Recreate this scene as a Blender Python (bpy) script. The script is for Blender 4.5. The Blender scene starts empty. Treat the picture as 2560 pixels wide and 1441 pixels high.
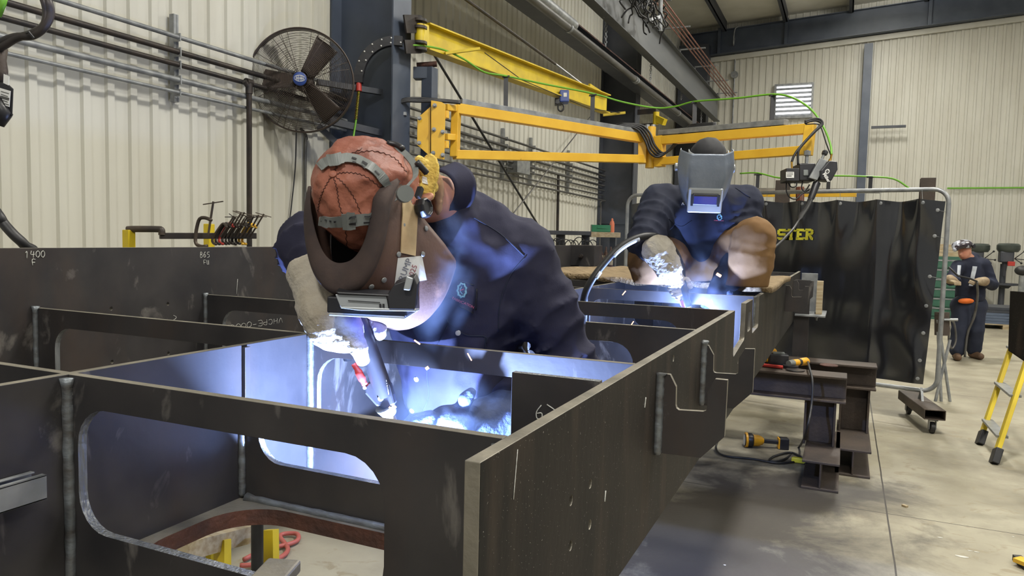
import bpy, bmesh, math, random
import numpy as np
from mathutils import Vector, Matrix, noise as mnoise
random.seed(7)
sc = bpy.context.scene
COL = sc.collection
PI = math.pi

# ---------------------------------------------------------------- camera
IW, IH, FPX, CAMZ = 2560.0, 1441.0, 1837.909, 1.6
def _R(ax, t):
    c, s = math.cos(t), math.sin(t)
    return np.array({'x': [[1,0,0],[0,c,-s],[0,s,c]], 'y': [[c,0,s],[0,1,0],[-s,0,c]], 'z': [[c,-s,0],[s,c,0],[0,0,1]]}[ax])
CM = _R('z', .424415108) @ _R('x', -.0701327955) @ _R('y', -.0230159506) @ np.array([[1,0,0],[0,0,-1],[0,1,0]], float)
cam_d = bpy.data.cameras.new('camera')
cam = bpy.data.objects.new('camera', cam_d); COL.objects.link(cam)
cam_d.sensor_fit = 'HORIZONTAL'; cam_d.sensor_width = 36; cam_d.lens = FPX * 36 / IW
cam_d.clip_start = .02; cam_d.clip_end = 200
m4 = Matrix.Identity(4)
for i in range(3):
    for j in range(3): m4[i][j] = float(CM[i, j])
m4.translation = (0, 0, CAMZ)
cam.matrix_world = m4
sc.camera = cam

# ---------------------------------------------------------------- view, world, lights
sc.view_settings.view_transform = 'Standard'
sc.view_settings.look = 'None'
sc.view_settings.gamma = 1
sc.view_settings.exposure = 0.0
sc.view_settings.use_curve_mapping = False
w = bpy.data.worlds.new('world'); sc.world = w; w.use_nodes = True
w.node_tree.nodes['Background'].inputs[0].default_value = (.97, .97, .93, 1)
w.node_tree.nodes['Background'].inputs[1].default_value = .34
sc.cycles.max_bounces = 6
sc.cycles.diffuse_bounces = 3
sc.cycles.glossy_bounces = 3
sc.cycles.transmission_bounces = 4
sc.cycles.transparent_max_bounces = 12
sc.cycles.volume_bounces = 0
sc.cycles.sample_clamp_indirect = 4.0
sc.cycles.caustics_reflective = False
sc.cycles.caustics_refractive = False
sc.cycles.volume_step_rate = 1.5
def area_light(name, loc, size, power, col=(1, .975, .92), rot=(0, 0, 0), sy=None):
    d = bpy.data.lights.new(name, 'AREA'); d.energy = power; d.color = col
    d.shape = 'RECTANGLE'; d.size = size; d.size_y = sy or size
    o = bpy.data.objects.new(name, d); COL.objects.link(o); o.location = loc; o.rotation_euler = rot
    return o
# high-bay lamps hung under the roof, in two rows down the hall
for i, (lx, ly, lz) in enumerate([(.6, -3.5, 7.0), (.6, 4.5, 7.0), (.5, 12.5, 7.1), (.6, 18.0, 7.35), (6.5, -1, 7.4), (6.5, 7, 7.4), (6.5, 15, 7.4)]):
    area_light('high_bay_light', (lx, ly, lz), .7, (330 if lx < 2 else 200)*(.42 if ly > 14 else 1))
    area_light('ceiling_fill_light', (lx, ly, lz + .02), .7, 300, rot=(PI, 0, 0))  # upward fill added to brighten the ceiling, not a separate lamp
def arc_light(name, loc, power, r=.012):
    d = bpy.data.lights.new(name, 'POINT'); d.energy = power; d.color = (.33, .48, 1.0); d.shadow_soft_size = r
    o = bpy.data.objects.new(name, d); COL.objects.link(o); o.location = loc
    return o

# ---------------------------------------------------------------- geometry helpers
def ray(px, py):
    return CM @ np.array([(px - IW/2)/FPX, -(py - IH/2)/FPX, -1.0])
def at(px, py, ax, val):                       # photo point on the plane x, y or z = val
    d = ray(px, py); i = 'xyz'.index(ax); o = np.array([0, 0, CAMZ]); t = (val - o[i])/d[i]
    return Vector(o + t*d)
def cm(px, py, depth):                         # photo point at a given depth in metres
    return Vector(np.array([0, 0, CAMZ]) + ray(px, py)*depth)
def camvec(r, u, t):                           # right, up, towards the viewer -> world direction
    return Vector(CM @ np.array([r, u, t], float))

class MB:
    def __init__(s): s.v = []; s.f = []
    def add(s, vs, fs):
        n = len(s.v); s.v += [tuple(v) for v in vs]; s.f += [tuple(i + n for i in f) for f in fs]; return s
    def box(s, a, b):
        (x0, y0, z0), (x1, y1, z1) = a, b
        if x0 > x1: x0, x1 = x1, x0
        if y0 > y1: y0, y1 = y1, y0
        if z0 > z1: z0, z1 = z1, z0
        return s.add([(x0,y0,z0),(x1,y0,z0),(x1,y1,z0),(x0,y1,z0),(x0,y0,z1),(x1,y0,z1),(x1,y1,z1),(x0,y1,z1)],
                     [(0,3,2,1),(4,5,6,7),(0,1,5,4),(1,2,6,5),(2,3,7,6),(3,0,4,7)])
    def obox(s, c, u, v, w_):                   # oriented box: centre and three half-axis vectors
        c, u, v, w_ = Vector(c), Vector(u), Vector(v), Vector(w_)
        if u.cross(v).dot(w_) < 0: w_ = -w_
        P = [c + a*u + b*v + e*w_ for e in (-1, 1) for a, b in ((-1,-1),(1,-1),(1,1),(-1,1))]
        return s.add(P, [(0,3,2,1),(4,5,6,7),(0,1,5,4),(1,2,6,5),(2,3,7,6),(3,0,4,7)])
    def bar(s, p, q, w_, h, up=(0, 0, 1)):      # rectangular bar p->q, width w_ sideways, h along up
        p, q = Vector(p), Vector(q); d = (q - p); n = d.normalized(); up = Vector(up)
        side = n.cross(up)
        if side.length < 1e-6: side = n.cross(Vector((1, 0, 0)))
        side.normalize(); u2 = side.cross(n).normalized()
        return s.obox((p + q)/2, d/2, side*w_/2, u2*h/2)
    def tube(s, pts, r, n=10, cap=True, closed=False):
        P = [Vector(p) for p in pts]; k = len(P)
        rs = r if isinstance(r, (list, tuple)) else [r]*k
        T = []
        for i in range(k):
            a = P[i-1] if (i > 0 or closed) else P[i]; b = P[(i+1) % k] if (i < k-1 or closed) else P[i]
            t = (b - a); T.append(t.normalized() if t.length > 1e-9 else Vector((0, 0, 1)))
        ref = Vector((0, 0, 1)) if abs(T[0].z) < .9 else Vector((1, 0, 0))
        N = (ref - T[0]*ref.dot(T[0])).normalized()
        vs = []
        for i in range(k):
            N = (N - T[i]*N.dot(T[i]))
            N = N.normalized() if N.length > 1e-9 else T[i].orthogonal().normalized()
            B = T[i].cross(N)
            for j in range(n):
                a = 2*PI*j/n; vs.append(P[i] + (N*math.cos(a) + B*math.sin(a))*rs[i])
        fs = []
        for i in range(k if closed else k-1):
            for j in range(n):
                a, b = i*n + j, i*n + (j+1) % n; i2 = (i+1) % k
                fs.append((a, b, i2*n + (j+1) % n, i2*n + j))
        if cap and not closed:
            fs.append(tuple(range(n-1, -1, -1))); fs.append(tuple((k-1)*n + j for j in range(n)))
        return s.add(vs, fs)
    def prism(s, poly, off, holes=()):          # closed polygon of 3D points extruded by vector off; holes as polygons
        off = Vector(off)
        bm = bmesh.new()
        es = []
        for loop in [poly] + list(holes):
            vs = [bm.verts.new(Vector(p)) for p in loop]
            es += [bm.edges.new((vs[i], vs[(i+1) % len(vs)])) for i in range(len(vs))]
        if holes:
            bmesh.ops.triangle_fill(bm, edges=es, use_beauty=True, use_dissolve=False)
        else:
            bm.faces.new(bm.verts)
        fr = list(bm.faces)
        r = bmesh.ops.extrude_face_region(bm, geom=fr, use_keep_orig=True)
        for e in r['geom']:
            if isinstance(e, bmesh.types.BMVert): e.co += off
        bmesh.ops.recalc_face_normals(bm, faces=bm.faces)
        bm.verts.index_update()
        s.add([v.co.copy() for v in bm.verts], [tuple(v.index for v in f.verts) for f in bm.faces]); bm.free()
        return s
    def lathe(s, prof, c, axis=(0, 0, 1), n=20, ref=None, caps=True):   # prof: (radius, height) pairs
        c = Vector(c); ax = Vector(axis).normalized()
        r0 = Vector(ref) if ref else ax.orthogonal(); r0 = (r0 - ax*r0.dot(ax)).normalized(); r1 = ax.cross(r0)
        vs = [c + ax*h + (r0*math.cos(2*PI*j/n) + r1*math.sin(2*PI*j/n))*max(r, 1e-5) for r, h in prof for j in range(n)]
        fs = [(i*n+j, i*n+(j+1) % n, (i+1)*n+(j+1) % n, (i+1)*n+j) for i in range(len(prof)-1) for j in range(n)]
        if caps: fs += [tuple(range(n-1, -1, -1)), tuple((len(prof)-1)*n + j for j in range(n))]
        return s.add(vs, fs)
    def grid(s, fn, nu, nv):                     # surface fn(i/nu, j/nv)
        vs = [fn(i/nu, j/nv) for i in range(nu+1) for j in range(nv+1)]
        fs = [(i*(nv+1)+j, (i+1)*(nv+1)+j, (i+1)*(nv+1)+j+1, i*(nv+1)+j+1) for i in range(nu) for j in range(nv)]
        return s.add(vs, fs)
    def ball(s, c, r, n=12, m=8, sc3=(1, 1, 1)):
        c = Vector(c)
        vs = [c + Vector((r*sc3[0]*math.sin(PI*i/m)*math.cos(2*PI*j/n), r*sc3[1]*math.sin(PI*i/m)*math.sin(2*PI*j/n), r*sc3[2]*math.cos(PI*i/m))) for i in range(m+1) for j in range(n)]
        fs = [(i*n+j, (i+1)*n+j, (i+1)*n+(j+1) % n, i*n+(j+1) % n) for i in range(m) for j in range(n)]
        return s.add(vs, fs)
    def build(s, name, mat, parent=None, smooth=False, bevel=0, solid=0, subsurf=0, weld=False):
        me = bpy.data.meshes.new(name); me.from_pydata(s.v, [], s.f); me.validate(); me.update()
        if smooth:
            me.polygons.foreach_set('use_smooth', [True]*len(me.polygons))
            if smooth == 'auto': me.set_sharp_from_angle(angle=math.radians(38))
        o = bpy.data.objects.new(name, me); COL.objects.link(o)
        if mat: me.materials.append(mat)
        if solid:
            md = o.modifiers.new('solid', 'SOLIDIFY'); md.thickness = solid; md.offset = 0
        if bevel:
            md = o.modifiers.new('bevel', 'BEVEL'); md.width = bevel; md.segments = 2; md.limit_method = 'ANGLE'; md.angle_limit = math.radians(40)
        if subsurf:
            md = o.modifiers.new('sub', 'SUBSURF'); md.levels = subsurf; md.render_levels = subsurf
        if parent is not None: put(o, parent)
        return o
def put(o, parent):
    o.parent = parent
    bpy.context.view_layer.update() if False else None
    o.matrix_parent_inverse = parent_world(parent).inverted()
def parent_world(p):
    m = Matrix.LocRotScale(p.location, p.rotation_euler, p.scale)
    if p.parent: m = parent_world(p.parent) @ p.matrix_parent_inverse @ m
    return m
def tag(o, label, cat, group=None, kind=None):
    if label: o['label'] = label
    if cat: o['category'] = cat
    if group: o['group'] = group
    if kind: o['kind'] = kind
    return o
def thing(name, label, cat, loc, group=None):
    o = bpy.data.objects.new(name, None); COL.objects.link(o); o.location = Vector(loc); o.empty_display_size = .1
    return tag(o, label, cat, group)
def struct(o): o['kind'] = 'structure'; return o
def copy_tree(o, delta, parent=None):
    c = o.copy(); COL.objects.link(c)
    if parent is None: c.location = o.location + Vector(delta)
    else: c.parent = parent
    for ch in [x for x in bpy.data.objects if x.parent == o]: copy_tree(ch, delta, c)
    return c
def bez(pts, n=8):                              # Catmull-Rom through the points
    P = [Vector(p) for p in pts]; out = []
    for i in range(len(P)-1):
        a = P[i-1] if i else P[0]*2 - P[1]; b, c = P[i], P[i+1]; d = P[i+2] if i+2 < len(P) else P[-1]*2 - P[-2]
        for k in range(n):
            t = k/n
            out.append(.5*((2*b) + (c-a)*t + (2*a-5*b+4*c-d)*t*t + (3*b-a-3*c+d)*t**3))
    return out + [P[-1]]

# ---------------------------------------------------------------- materials
def srgb(r, g, b):
    f = lambda c: (c/255/12.92 if c/255 <= .04045 else ((c/255+.055)/1.055)**2.4)
    return (f(r), f(g), f(b), 1)
def mat(name, col, rough=.6, metal=0.0, col2=None, scale=8, detail=5, lo=.35, hi=.65, bump=0, bscale=None, spec=.5, stretch=None, coat=0, extra=None):
    m = bpy.data.materials.new(name); m.use_nodes = True; nt = m.node_tree; N = nt.nodes; b = N['Principled BSDF']
    b.inputs['Base Color'].default_value = col; b.inputs['Roughness'].default_value = rough; b.inputs['Metallic'].default_value = metal
    b.inputs['Specular IOR Level'].default_value = spec
    if coat: b.inputs['Coat Weight'].default_value = coat; b.inputs['Coat Roughness'].default_value = .15
    tc = N.new('ShaderNodeTexCoord'); out = tc.outputs['Object']
    if stretch:
        mp = N.new('ShaderNodeMapping'); mp.inputs['Scale'].default_value = stretch; nt.links.new(out, mp.inputs[0]); out = mp.outputs[0]
    if col2:
        n = N.new('ShaderNodeTexNoise'); n.inputs['Scale'].default_value = scale; n.inputs['Detail'].default_value = detail
        nt.links.new(out, n.inputs['Vector'])
        r = N.new('ShaderNodeValToRGB'); r.color_ramp.elements[0].position = lo; r.color_ramp.elements[1].position = hi
        r.color_ramp.elements[0].color = col; r.color_ramp.elements[1].color = col2
        nt.links.new(n.outputs['Fac'], r.inputs[0]); nt.links.new(r.outputs[0], b.inputs['Base Color'])
    if bump:
        n2 = N.new('ShaderNodeTexNoise'); n2.inputs['Scale'].default_value = bscale or scale; n2.inputs['Detail'].default_value = 4
        nt.links.new(out, n2.inputs['Vector'])
        bp = N.new('ShaderNodeBump'); bp.inputs['Strength'].default_value = bump; bp.inputs['Distance'].default_value = .02
        nt.links.new(n2.outputs['Fac'], bp.inputs['Height']); nt.links.new(bp.outputs[0], b.inputs['Normal'])
    return m
def nodes(m): return m.node_tree, m.node_tree.nodes, m.node_tree.nodes['Principled BSDF']
def mix_layer(m, fac_sock, col):                # lay a colour over the current base colour where fac is 1
    nt, N, b = nodes(m); mx = N.new('ShaderNodeMix'); mx.data_type = 'RGBA'
    inp = b.inputs['Base Color']
    if inp.is_linked: nt.links.new(inp.links[0].from_socket, mx.inputs[6])
    else: mx.inputs[6].default_value = inp.default_value
    mx.inputs[7].default_value = col; nt.links.new(fac_sock, mx.inputs[0]); nt.links.new(mx.outputs[2], inp)
def noise_fac(m, scale, lo, hi, stretch=None, detail=6, coord='Object', rough=.6, dist=0):
    nt, N, b = nodes(m); tc = N.new('ShaderNodeTexCoord'); out = tc.outputs[coord]
    if stretch:
        mp = N.new('ShaderNodeMapping'); mp.inputs['Scale'].default_value = stretch; nt.links.new(out, mp.inputs[0]); out = mp.outputs[0]
    n = N.new('ShaderNodeTexNoise'); n.inputs['Scale'].default_value = scale; n.inputs['Detail'].default_value = detail; n.inputs['Roughness'].default_value = rough
    n.inputs['Distortion'].default_value = dist
    nt.links.new(out, n.inputs['Vector'])
    r = N.new('ShaderNodeMapRange'); r.inputs['From Min'].default_value = lo; r.inputs['From Max'].default_value = hi; r.clamp = True
    nt.links.new(n.outputs['Fac'], r.inputs['Value'])
    return r.outputs[0]
M = {}
# hot-rolled plate with mill scale: dark grey with brown bloom, paler scuffs and drips
M['mill'] = mat('mill_scale_steel', srgb(44, 43, 45), .45, .2, srgb(66, 63, 62), 6, 8, .3, .75, bump=.025, bscale=45)
mix_layer(M['mill'], noise_fac(M['mill'], 3, .52, .80, (1, 1, .35)), srgb(72, 60, 52))
mix_layer(M['mill'], noise_fac(M['mill'], 9, .60, .68, (1, 1, .5), 10, dist=.6), srgb(104, 100, 96))
M['mill_side'] = mat('drip_streaked_steel', srgb(23, 22, 21), .62, .1, srgb(42, 38, 34), 2.2, 9, .35, .65, bump=.03, bscale=60, stretch=(1, 1.2, .6), spec=.22)
mix_layer(M['mill_side'], noise_fac(M['mill_side'], 3.0, .52, .78, (1, 3.5, .35), 8), srgb(66, 56, 48))
mix_layer(M['mill_side'], noise_fac(M['mill_side'], 260, .70, .74, None, 2), srgb(150, 148, 140))
M['cut'] = mat('flame_cut_edge', srgb(96, 100, 104), .45, .5, srgb(140, 142, 142), 40, 4, .3, .7, bump=.5, bscale=140, stretch=(1, 1, .15))
M['edge'] = mat('sheared_plate_edge', srgb(104, 100, 90), .55, .4, srgb(140, 134, 120), 14, 6, .3, .7, bump=.1, bscale=80)
M['weld'] = mat('weld_bead', srgb(122, 128, 132), .42, .45, srgb(88, 86, 84), 22, 4, .35, .7, bump=.15, bscale=70, stretch=(1, 1, 2.2))
M['rust'] = mat('rusty_cut_edge', srgb(86, 52, 40), .75, .1, srgb(58, 38, 32), 18, 8, bump=.3, bscale=70)
M['rustbar'] = mat('rusty_beam_steel', srgb(58, 51, 46), .65, .2, srgb(78, 67, 58), 5, 8, .3, .7, bump=.15, bscale=50)
M['beamblue'] = mat('blue_grey_painted_steel', srgb(62, 70, 84), .5, 0, srgb(74, 82, 96), 3, 5)
M['beamdark'] = mat('dark_primer_steel', srgb(50, 54, 62), .55, 0, srgb(64, 66, 72), 4, 6)
M['strut'] = mat('galvanised_steel', srgb(158, 160, 160), .4, .4, srgb(126, 129, 131), 12, 5)
M['pipe_black'] = mat('black_iron_pipe', srgb(44, 42, 42), .45, .3, srgb(64, 56, 50), 8, 5)
M['yellow'] = mat('yellow_paint', srgb(234, 186, 58), .42, 0, srgb(220, 168, 44), 5, 6, .35, .75)
mix_layer(M['yellow'], noise_fac(M['yellow'], 11, .69, .74, None, 8), srgb(120, 92, 40))
M['yellow2'] = mat('pale_yellow_paint', srgb(214, 188, 30), .45, 0, srgb(190, 164, 30), 6, 6)
M['black'] = mat('black_rubber', srgb(26, 26, 28), .5, 0, srgb(36, 36, 38), 20, 3)
M['blackpl'] = mat('black_plastic', srgb(30, 30, 33), .38, 0, srgb(40, 40, 44), 9, 3)
M['white'] = mat('white_label', srgb(222, 222, 218), .5, 0)
M['green'] = mat('green_hose', srgb(104, 164, 44), .45, 0)
M['brass'] = mat('brass', srgb(190, 150, 70), .3, .9)
M['red'] = mat('red_plastic', srgb(176, 52, 44), .45, 0)
M['blue'] = mat('blue_motor_paint', srgb(66, 84, 148), .4, 0)
M['rubberband'] = mat('grey_plastic', srgb(122, 126, 124), .4, 0, srgb(104, 108, 106), 10, 3)
M['wood'] = mat('pale_wood', srgb(190, 176, 146), .7, 0, srgb(160, 140, 106), 6, 6, stretch=(1, 8, 8))
# ================================================================ THE SETTING
XW, YB, PITCH = -4.6, 21.5, .1757
M['wall'] = mat('beige_ribbed_liner_sheet', srgb(208, 206, 194), .42, 0, srgb(198, 195, 182), 2, 4, stretch=(1, 1, .3), spec=.4)
mix_layer(M['wall'], noise_fac(M['wall'], 1.2, .62, .85, (1, 1, .5), 8), srgb(184, 180, 164))
M['roof'] = mat('white_roof_liner', srgb(226, 224, 214), .7, 0, srgb(212, 210, 198), 1.5, 4)
def rib_profile(t0, t1, phase):
    out = []; k0 = math.floor((t0 - phase)/PITCH) - 1; t = k0*PITCH + phase
    while t < t1 + PITCH:
        out += [(t, 0), (t + .010, .022), (t + .060, .022), (t + .070, 0)]
        t += PITCH
    return [(min(max(a, t0), t1), h) for a, h in out if t0 - .07 < a < t1 + .07]
def ribbed(name, pos, t0, t1, z0, ztop, phase):
    mb = MB(); pr = rib_profile(t0, t1, phase); n = len(pr)
    vs = [pos(t, h, z0) for t, h in pr] + [pos(t, h, ztop(t)) for t, h in pr]
    fs = [(i, i+1, n+i+1, n+i) for i in range(n-1)]
    mb.add(vs, fs)
    b = len(mb.v)                                # closed back skin so the wall has thickness
    mb.add([pos(t0, -.06, z0), pos(t1, -.06, z0), pos(t1, -.06, ztop(t1)), pos(t0, -.06, ztop(t0))], [(0, 1, 2, 3)])
    return struct(mb.build(name, M['wall']))
ph = at(67, 400, 'x', XW).y
zroof = lambda x: 7.55 + .058*(x + 4.6)
ribbed('wall_left', lambda t, h, z: (XW + h, t, z), -3.0, YB, 0, lambda t: zroof(XW), ph)
ribbed('wall_back', lambda t, h, z: (t, YB - h, z), XW, 9.0, 0, lambda t: zroof(t), .05)

# floor: worn concrete with saw-cut joints, scuffs, dark patches of soot and painted shadow
M['floor'] = mat('worn_concrete', srgb(168, 162, 142), .55, 0, srgb(138, 131, 113), 1.6, 10, .35, .68, bump=.06, bscale=40, spec=.35)
mix_layer(M['floor'], noise_fac(M['floor'], .9, .50, .66, None, 9), srgb(124, 118, 102))
mix_layer(M['floor'], noise_fac(M['floor'], 5, .56, .66, (1, 1.6, 1), 10, dist=1.5), srgb(146, 137, 115))
def floor_joint(m, ax, val, wd=.006):
    nt, N, b = nodes(m); tc = N.new('ShaderNodeTexCoord'); s = N.new('ShaderNodeSeparateXYZ'); nt.links.new(tc.outputs['Object'], s.inputs[0])
    n = N.new('ShaderNodeTexNoise'); n.inputs['Scale'].default_value = 3; nt.links.new(tc.outputs['Object'], n.inputs['Vector'])
    a = N.new('ShaderNodeMath'); a.operation = 'SUBTRACT'; nt.links.new(s.outputs[ax], a.inputs[0]); a.inputs[1].default_value = val
    w_ = N.new('ShaderNodeMath'); w_.operation = 'MULTIPLY_ADD'; nt.links.new(n.outputs['Fac'], w_.inputs[0]); w_.inputs[1].default_value = .006; nt.links.new(a.outputs[0], w_.inputs[2])
    ab = N.new('ShaderNodeMath'); ab.operation = 'ABSOLUTE'; nt.links.new(w_.outputs[0], ab.inputs[0])
    lt = N.new('ShaderNodeMath'); lt.operation = 'LESS_THAN'; nt.links.new(ab.outputs[0], lt.inputs[0]); lt.inputs[1].default_value = wd
    mix_layer(m, lt.outputs[0], srgb(58, 54, 48))
    return ab
# soot and painted shadow as one soft-edged dark patch beside the frame
def floor_patch(m, cx, cy, rx, ry, col, amount):
    nt, N, b = nodes(m); tc = N.new('ShaderNodeTexCoord')
    mp = N.new('ShaderNodeMapping'); mp.inputs['Location'].default_value = (-cx/rx, -cy/ry, 0); mp.inputs['Scale'].default_value = (1/rx, 1/ry, 0)
    nt.links.new(tc.outputs['Object'], mp.inputs[0])
    ln = N.new('ShaderNodeVectorMath'); ln.operation = 'LENGTH'; nt.links.new(mp.outputs[0], ln.inputs[0])
    n = N.new('ShaderNodeTexNoise'); n.inputs['Scale'].default_value = 1.7; n.inputs['Detail'].default_value = 10; n.inputs['Roughness'].default_value = .68; n.inputs['Distortion'].default_value = .35
    nt.links.new(tc.outputs['Object'], n.inputs['Vector'])
    ad = N.new('ShaderNodeMath'); ad.operation = 'MULTIPLY_ADD'; nt.links.new(n.outputs['Fac'], ad.inputs[0]); ad.inputs[1].default_value = 2.2; nt.links.new(ln.outputs['Value'], ad.inputs[2])
    r = N.new('ShaderNodeMapRange'); r.inputs['From Min'].default_value = 2.2; r.inputs['From Max'].default_value = 1.55
    r.inputs['To Max'].default_value = amount; r.clamp = True; nt.links.new(ad.outputs[0], r.inputs['Value'])
    mix_layer(m, r.outputs[0], col)
floor_patch(M['floor'], -.5, 3.9, 1.0, 2.4, srgb(52, 48, 46), .92)
floor_patch(M['floor'], -.15, 3.1, .6, .7, srgb(64, 56, 54), .9)
floor_patch(M['floor'], -.1, 5.1, .7, .7, srgb(56, 52, 48), .75)
jx = at(2215, 1260, 'z', 0).x; jy = at(2240, 1288, 'z', 0).y
floor_joint(M['floor'], 0, jx, .0045); floor_joint(M['floor'], 1, jy, .004); floor_joint(M['floor'], 1, jy + 4.3, .004)
struct(MB().box((-4.66, -3, -.2), (9, 21.56, 0)).build('floor', M['floor']))
# roof sheet
mb = MB(); x0, x1, y0, y1 = -4.66, 9, -3, 21.56
mb.add([(x0, y0, zroof(x0)), (x1, y0, zroof(x1)), (x1, y1, zroof(x1)), (x0, y1, zroof(x0)),
        (x0, y0, zroof(x0)+.1), (x1, y0, zroof(x1)+.1), (x1, y1, zroof(x1)+.1), (x0, y1, zroof(x0)+.1)],
       [(0,3,2,1),(4,5,6,7),(0,1,5,4),(1,2,6,5),(2,3,7,6),(3,0,4,7)])
struct(mb.build('ceiling', M['roof']))
# roof purlins running down the hall, seen over the end rafter
for px_, py_ in ((1812, 85), (1966, 62), (2132, 40), (2322, 12), (2520, -10)):
    xx = at(px_, py_, 'y', 21.0).x; zz = zroof(xx)
    struct(MB().box((xx - .015, 4, zz - .26), (xx + .015, 21.2, zz)).add(*[[(xx-.09, 4, zz-.26), (xx+.015, 4, zz-.26), (xx+.015, 21.2, zz-.26), (xx-.09, 21.2, zz-.26), (xx-.09, 4, zz-.25), (xx+.015, 4, zz-.25), (xx+.015, 21.2, zz-.25), (xx-.09, 21.2, zz-.25)], [(0,3,2,1),(4,5,6,7),(0,1,5,4),(1,2,6,5),(2,3,7,6),(3,0,4,7)]]).build('roof_purlin', M['beamdark']))
# end rafter against the back wall, with its flanges and stiffeners
mb = MB()
for (za, zb, ya, yb) in ((-.85, -.83, 21.18, 21.40), (-.83, -.22, 21.28, 21.30), (-.22, -.20, 21.18, 21.40)):
    v = []
    for x in (-4.4, 9):
        for y in (ya, yb):
            for z in (za, zb): v.append((x, y, zroof(x) + z))
    mb.add(v, [(0,1,3,2),(4,6,7,5),(0,4,5,1),(2,3,7,6),(0,2,6,4),(1,5,7,3)])
for px_ in (1800, 1966, 2322):
    xx = at(px_, 100, 'y', 21.25).x
    mb.box((xx - .05, 21.17, zroof(xx) - .84), (xx + .03, 21.28, zroof(xx) - .15))
struct(mb.build('rafter_back', M['beamblue']))
struct(MB().add([(-3.85, 21.40, zroof(-3.85) - 1.0), (9, 21.40, zroof(9) - 1.0), (9, 21.40, zroof(9) - .87), (-3.85, 21.40, zroof(-3.85) - .87),
                 (-3.85, 21.46, zroof(-3.85) - 1.0), (9, 21.46, zroof(9) - 1.0), (9, 21.46, zroof(9) - .87), (-3.85, 21.46, zroof(-3.85) - .87)],
                [(0,3,2,1),(4,5,6,7),(0,1,5,4),(1,2,6,5),(2,3,7,6),(3,0,4,7)]).build('trim_1', M['wall']))

# building columns on the left wall
def column(y, hw=.14, xf=-3.86, top=7.3, m='beamblue'):
    mb = MB()
    mb.box((XW + .03, y - hw, 0), (XW + .05, y + hw, top))
    mb.box((XW + .05, y - .008, 0), (xf - .016, y + .008, top))
    mb.box((xf - .016, y - hw, 0), (xf, y + hw, top))
    for z in (1.9, 4.9):
        mb.box((XW + .05, y - hw + .01, z), (xf - .016, y + hw - .01, z + .012))
    return struct(mb.build('column', M[m]))
YC1, YC2 = 5.93, 14.35
column(YC1, .15); column(YC2, .16, m='beamdark')
struct(MB().box((-4.5, 20.9, 0), (-3.7, 21.3, 7.0)).build('column', M['beamdark']))
# back wall post
p = at(2172, 112, 'y', 21.36)
struct(MB().box((p.x - .1, 21.20, 0), (p.x + .1, 21.21, p.z)).box((p.x - .006, 21.21, 0), (p.x + .006, 21.45, p.z)).box((p.x - .1, 21.45, 0), (p.x + .1, 21.46, p.z)).build('column', M['beamblue']))
# grey-painted column bracket frame beside the boom (the square stub on the near column)
# ================================================================ THE WELDED STEEL FRAME
ZT, ZB, ZL = 1.35, .972, 1.532
XR0, XR1 = -.375, -.355          # right side plate
XM0, XM1 = -1.205, -1.187        # middle plate
XL0, XL1 = -2.251, -2.233        # tall left plate
frame = thing('welded_steel_frame', 'long dark box frame of welded plates the two welders work on', 'steel frame', (-1.2, 1.1, .76))
def rrect(a0, a1, b0, b1, r, n=6):
    out = []
    for (ca, cb, s) in ((a1-r, b1-r, 0), (a0+r, b1-r, 1), (a0+r, b0+r, 2), (a1-r, b0+r, 3)):
        for k in range(n+1):
            t = PI/2*(s + k/n); out.append((ca + r*math.cos(t), cb + r*math.sin(t)))
    return out
def circ(a, b, r, n=12): return [(a + r*math.cos(2*PI*k/n), b + r*math.sin(2*PI*k/n)) for k in range(n)]
def plate_x(x0, x1, prof, holes=()):   # profile in (y, z)
    return MB().prism([(x0, y, z) for y, z in prof], (x1 - x0, 0, 0), [[(x0, y, z) for y, z in h] for h in holes])
def plate_y(y0, y1, prof, holes=()):   # profile in (x, z)
    return MB().prism([(x, y0, z) for x, z in prof], (0, y1 - y0, 0), [[(x, y0, z) for x, z in h] for h in holes])
def two_tone(o, m2, test):             # second material on the faces the test picks (cut edges)
    o.data.materials.append(m2)
    for p in o.data.polygons:
        if test(p.normal, p.center): p.material_index = 1
    return o
# right side plate: notches, holes, tooth with a slot
prof = [(.712, ZB), (.712, ZT), (2.757, ZT), (2.757, 1.19), (2.775, 1.178), (3.06, 1.205), (3.075, 1.215), (3.085, 1.352), (3.32, 1.352),
        (3.345, 1.21), (3.36, 1.20), (3.57, 1.205), (3.585, 1.22), (3.585, ZT), (7.0, ZT), (7.0, ZB)]
hl = [circ(at(px, py, 'x', XR1).y, at(px, py, 'x', XR1).z, .008) for px, py in ((1428,1252),(1476,1210),(1475,1312),(1427,1365),(1684,896),(1845,905))]
hl.append(rrect(3.17, 3.27, 1.225, 1.31, .012, 3))
o = plate_x(XR0, XR1, prof, hl).build('side_plate', M['mill_side'], frame, bevel=.0012)
two_tone(o, M['edge'], lambda n, c: abs(n.x) < .5 and c.z > 1.0)
o = plate_x(XM0, XM1, [(-.3, .985), (-.3, ZT), (6.4, ZT), (6.4, .985)]).build('middle_plate', M['mill'], frame, bevel=.001)
two_tone(o, M['edge'], lambda n, c: n.z > .5)
o = plate_x(XL0, XL1, [(-.5, ZB), (-.5, ZL), (6.43, ZL), (6.43, ZB)], [circ(at(px, py, 'x', XL1).y, at(px, py, 'x', XL1).z, .006) for px, py in ((278, 772), (420, 760), (421, 884), (280, 905))]).build('tall_side_plate', M['mill'], frame, bevel=.001)
two_tone(o, M['edge'], lambda n, c: n.z > .5)
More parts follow.
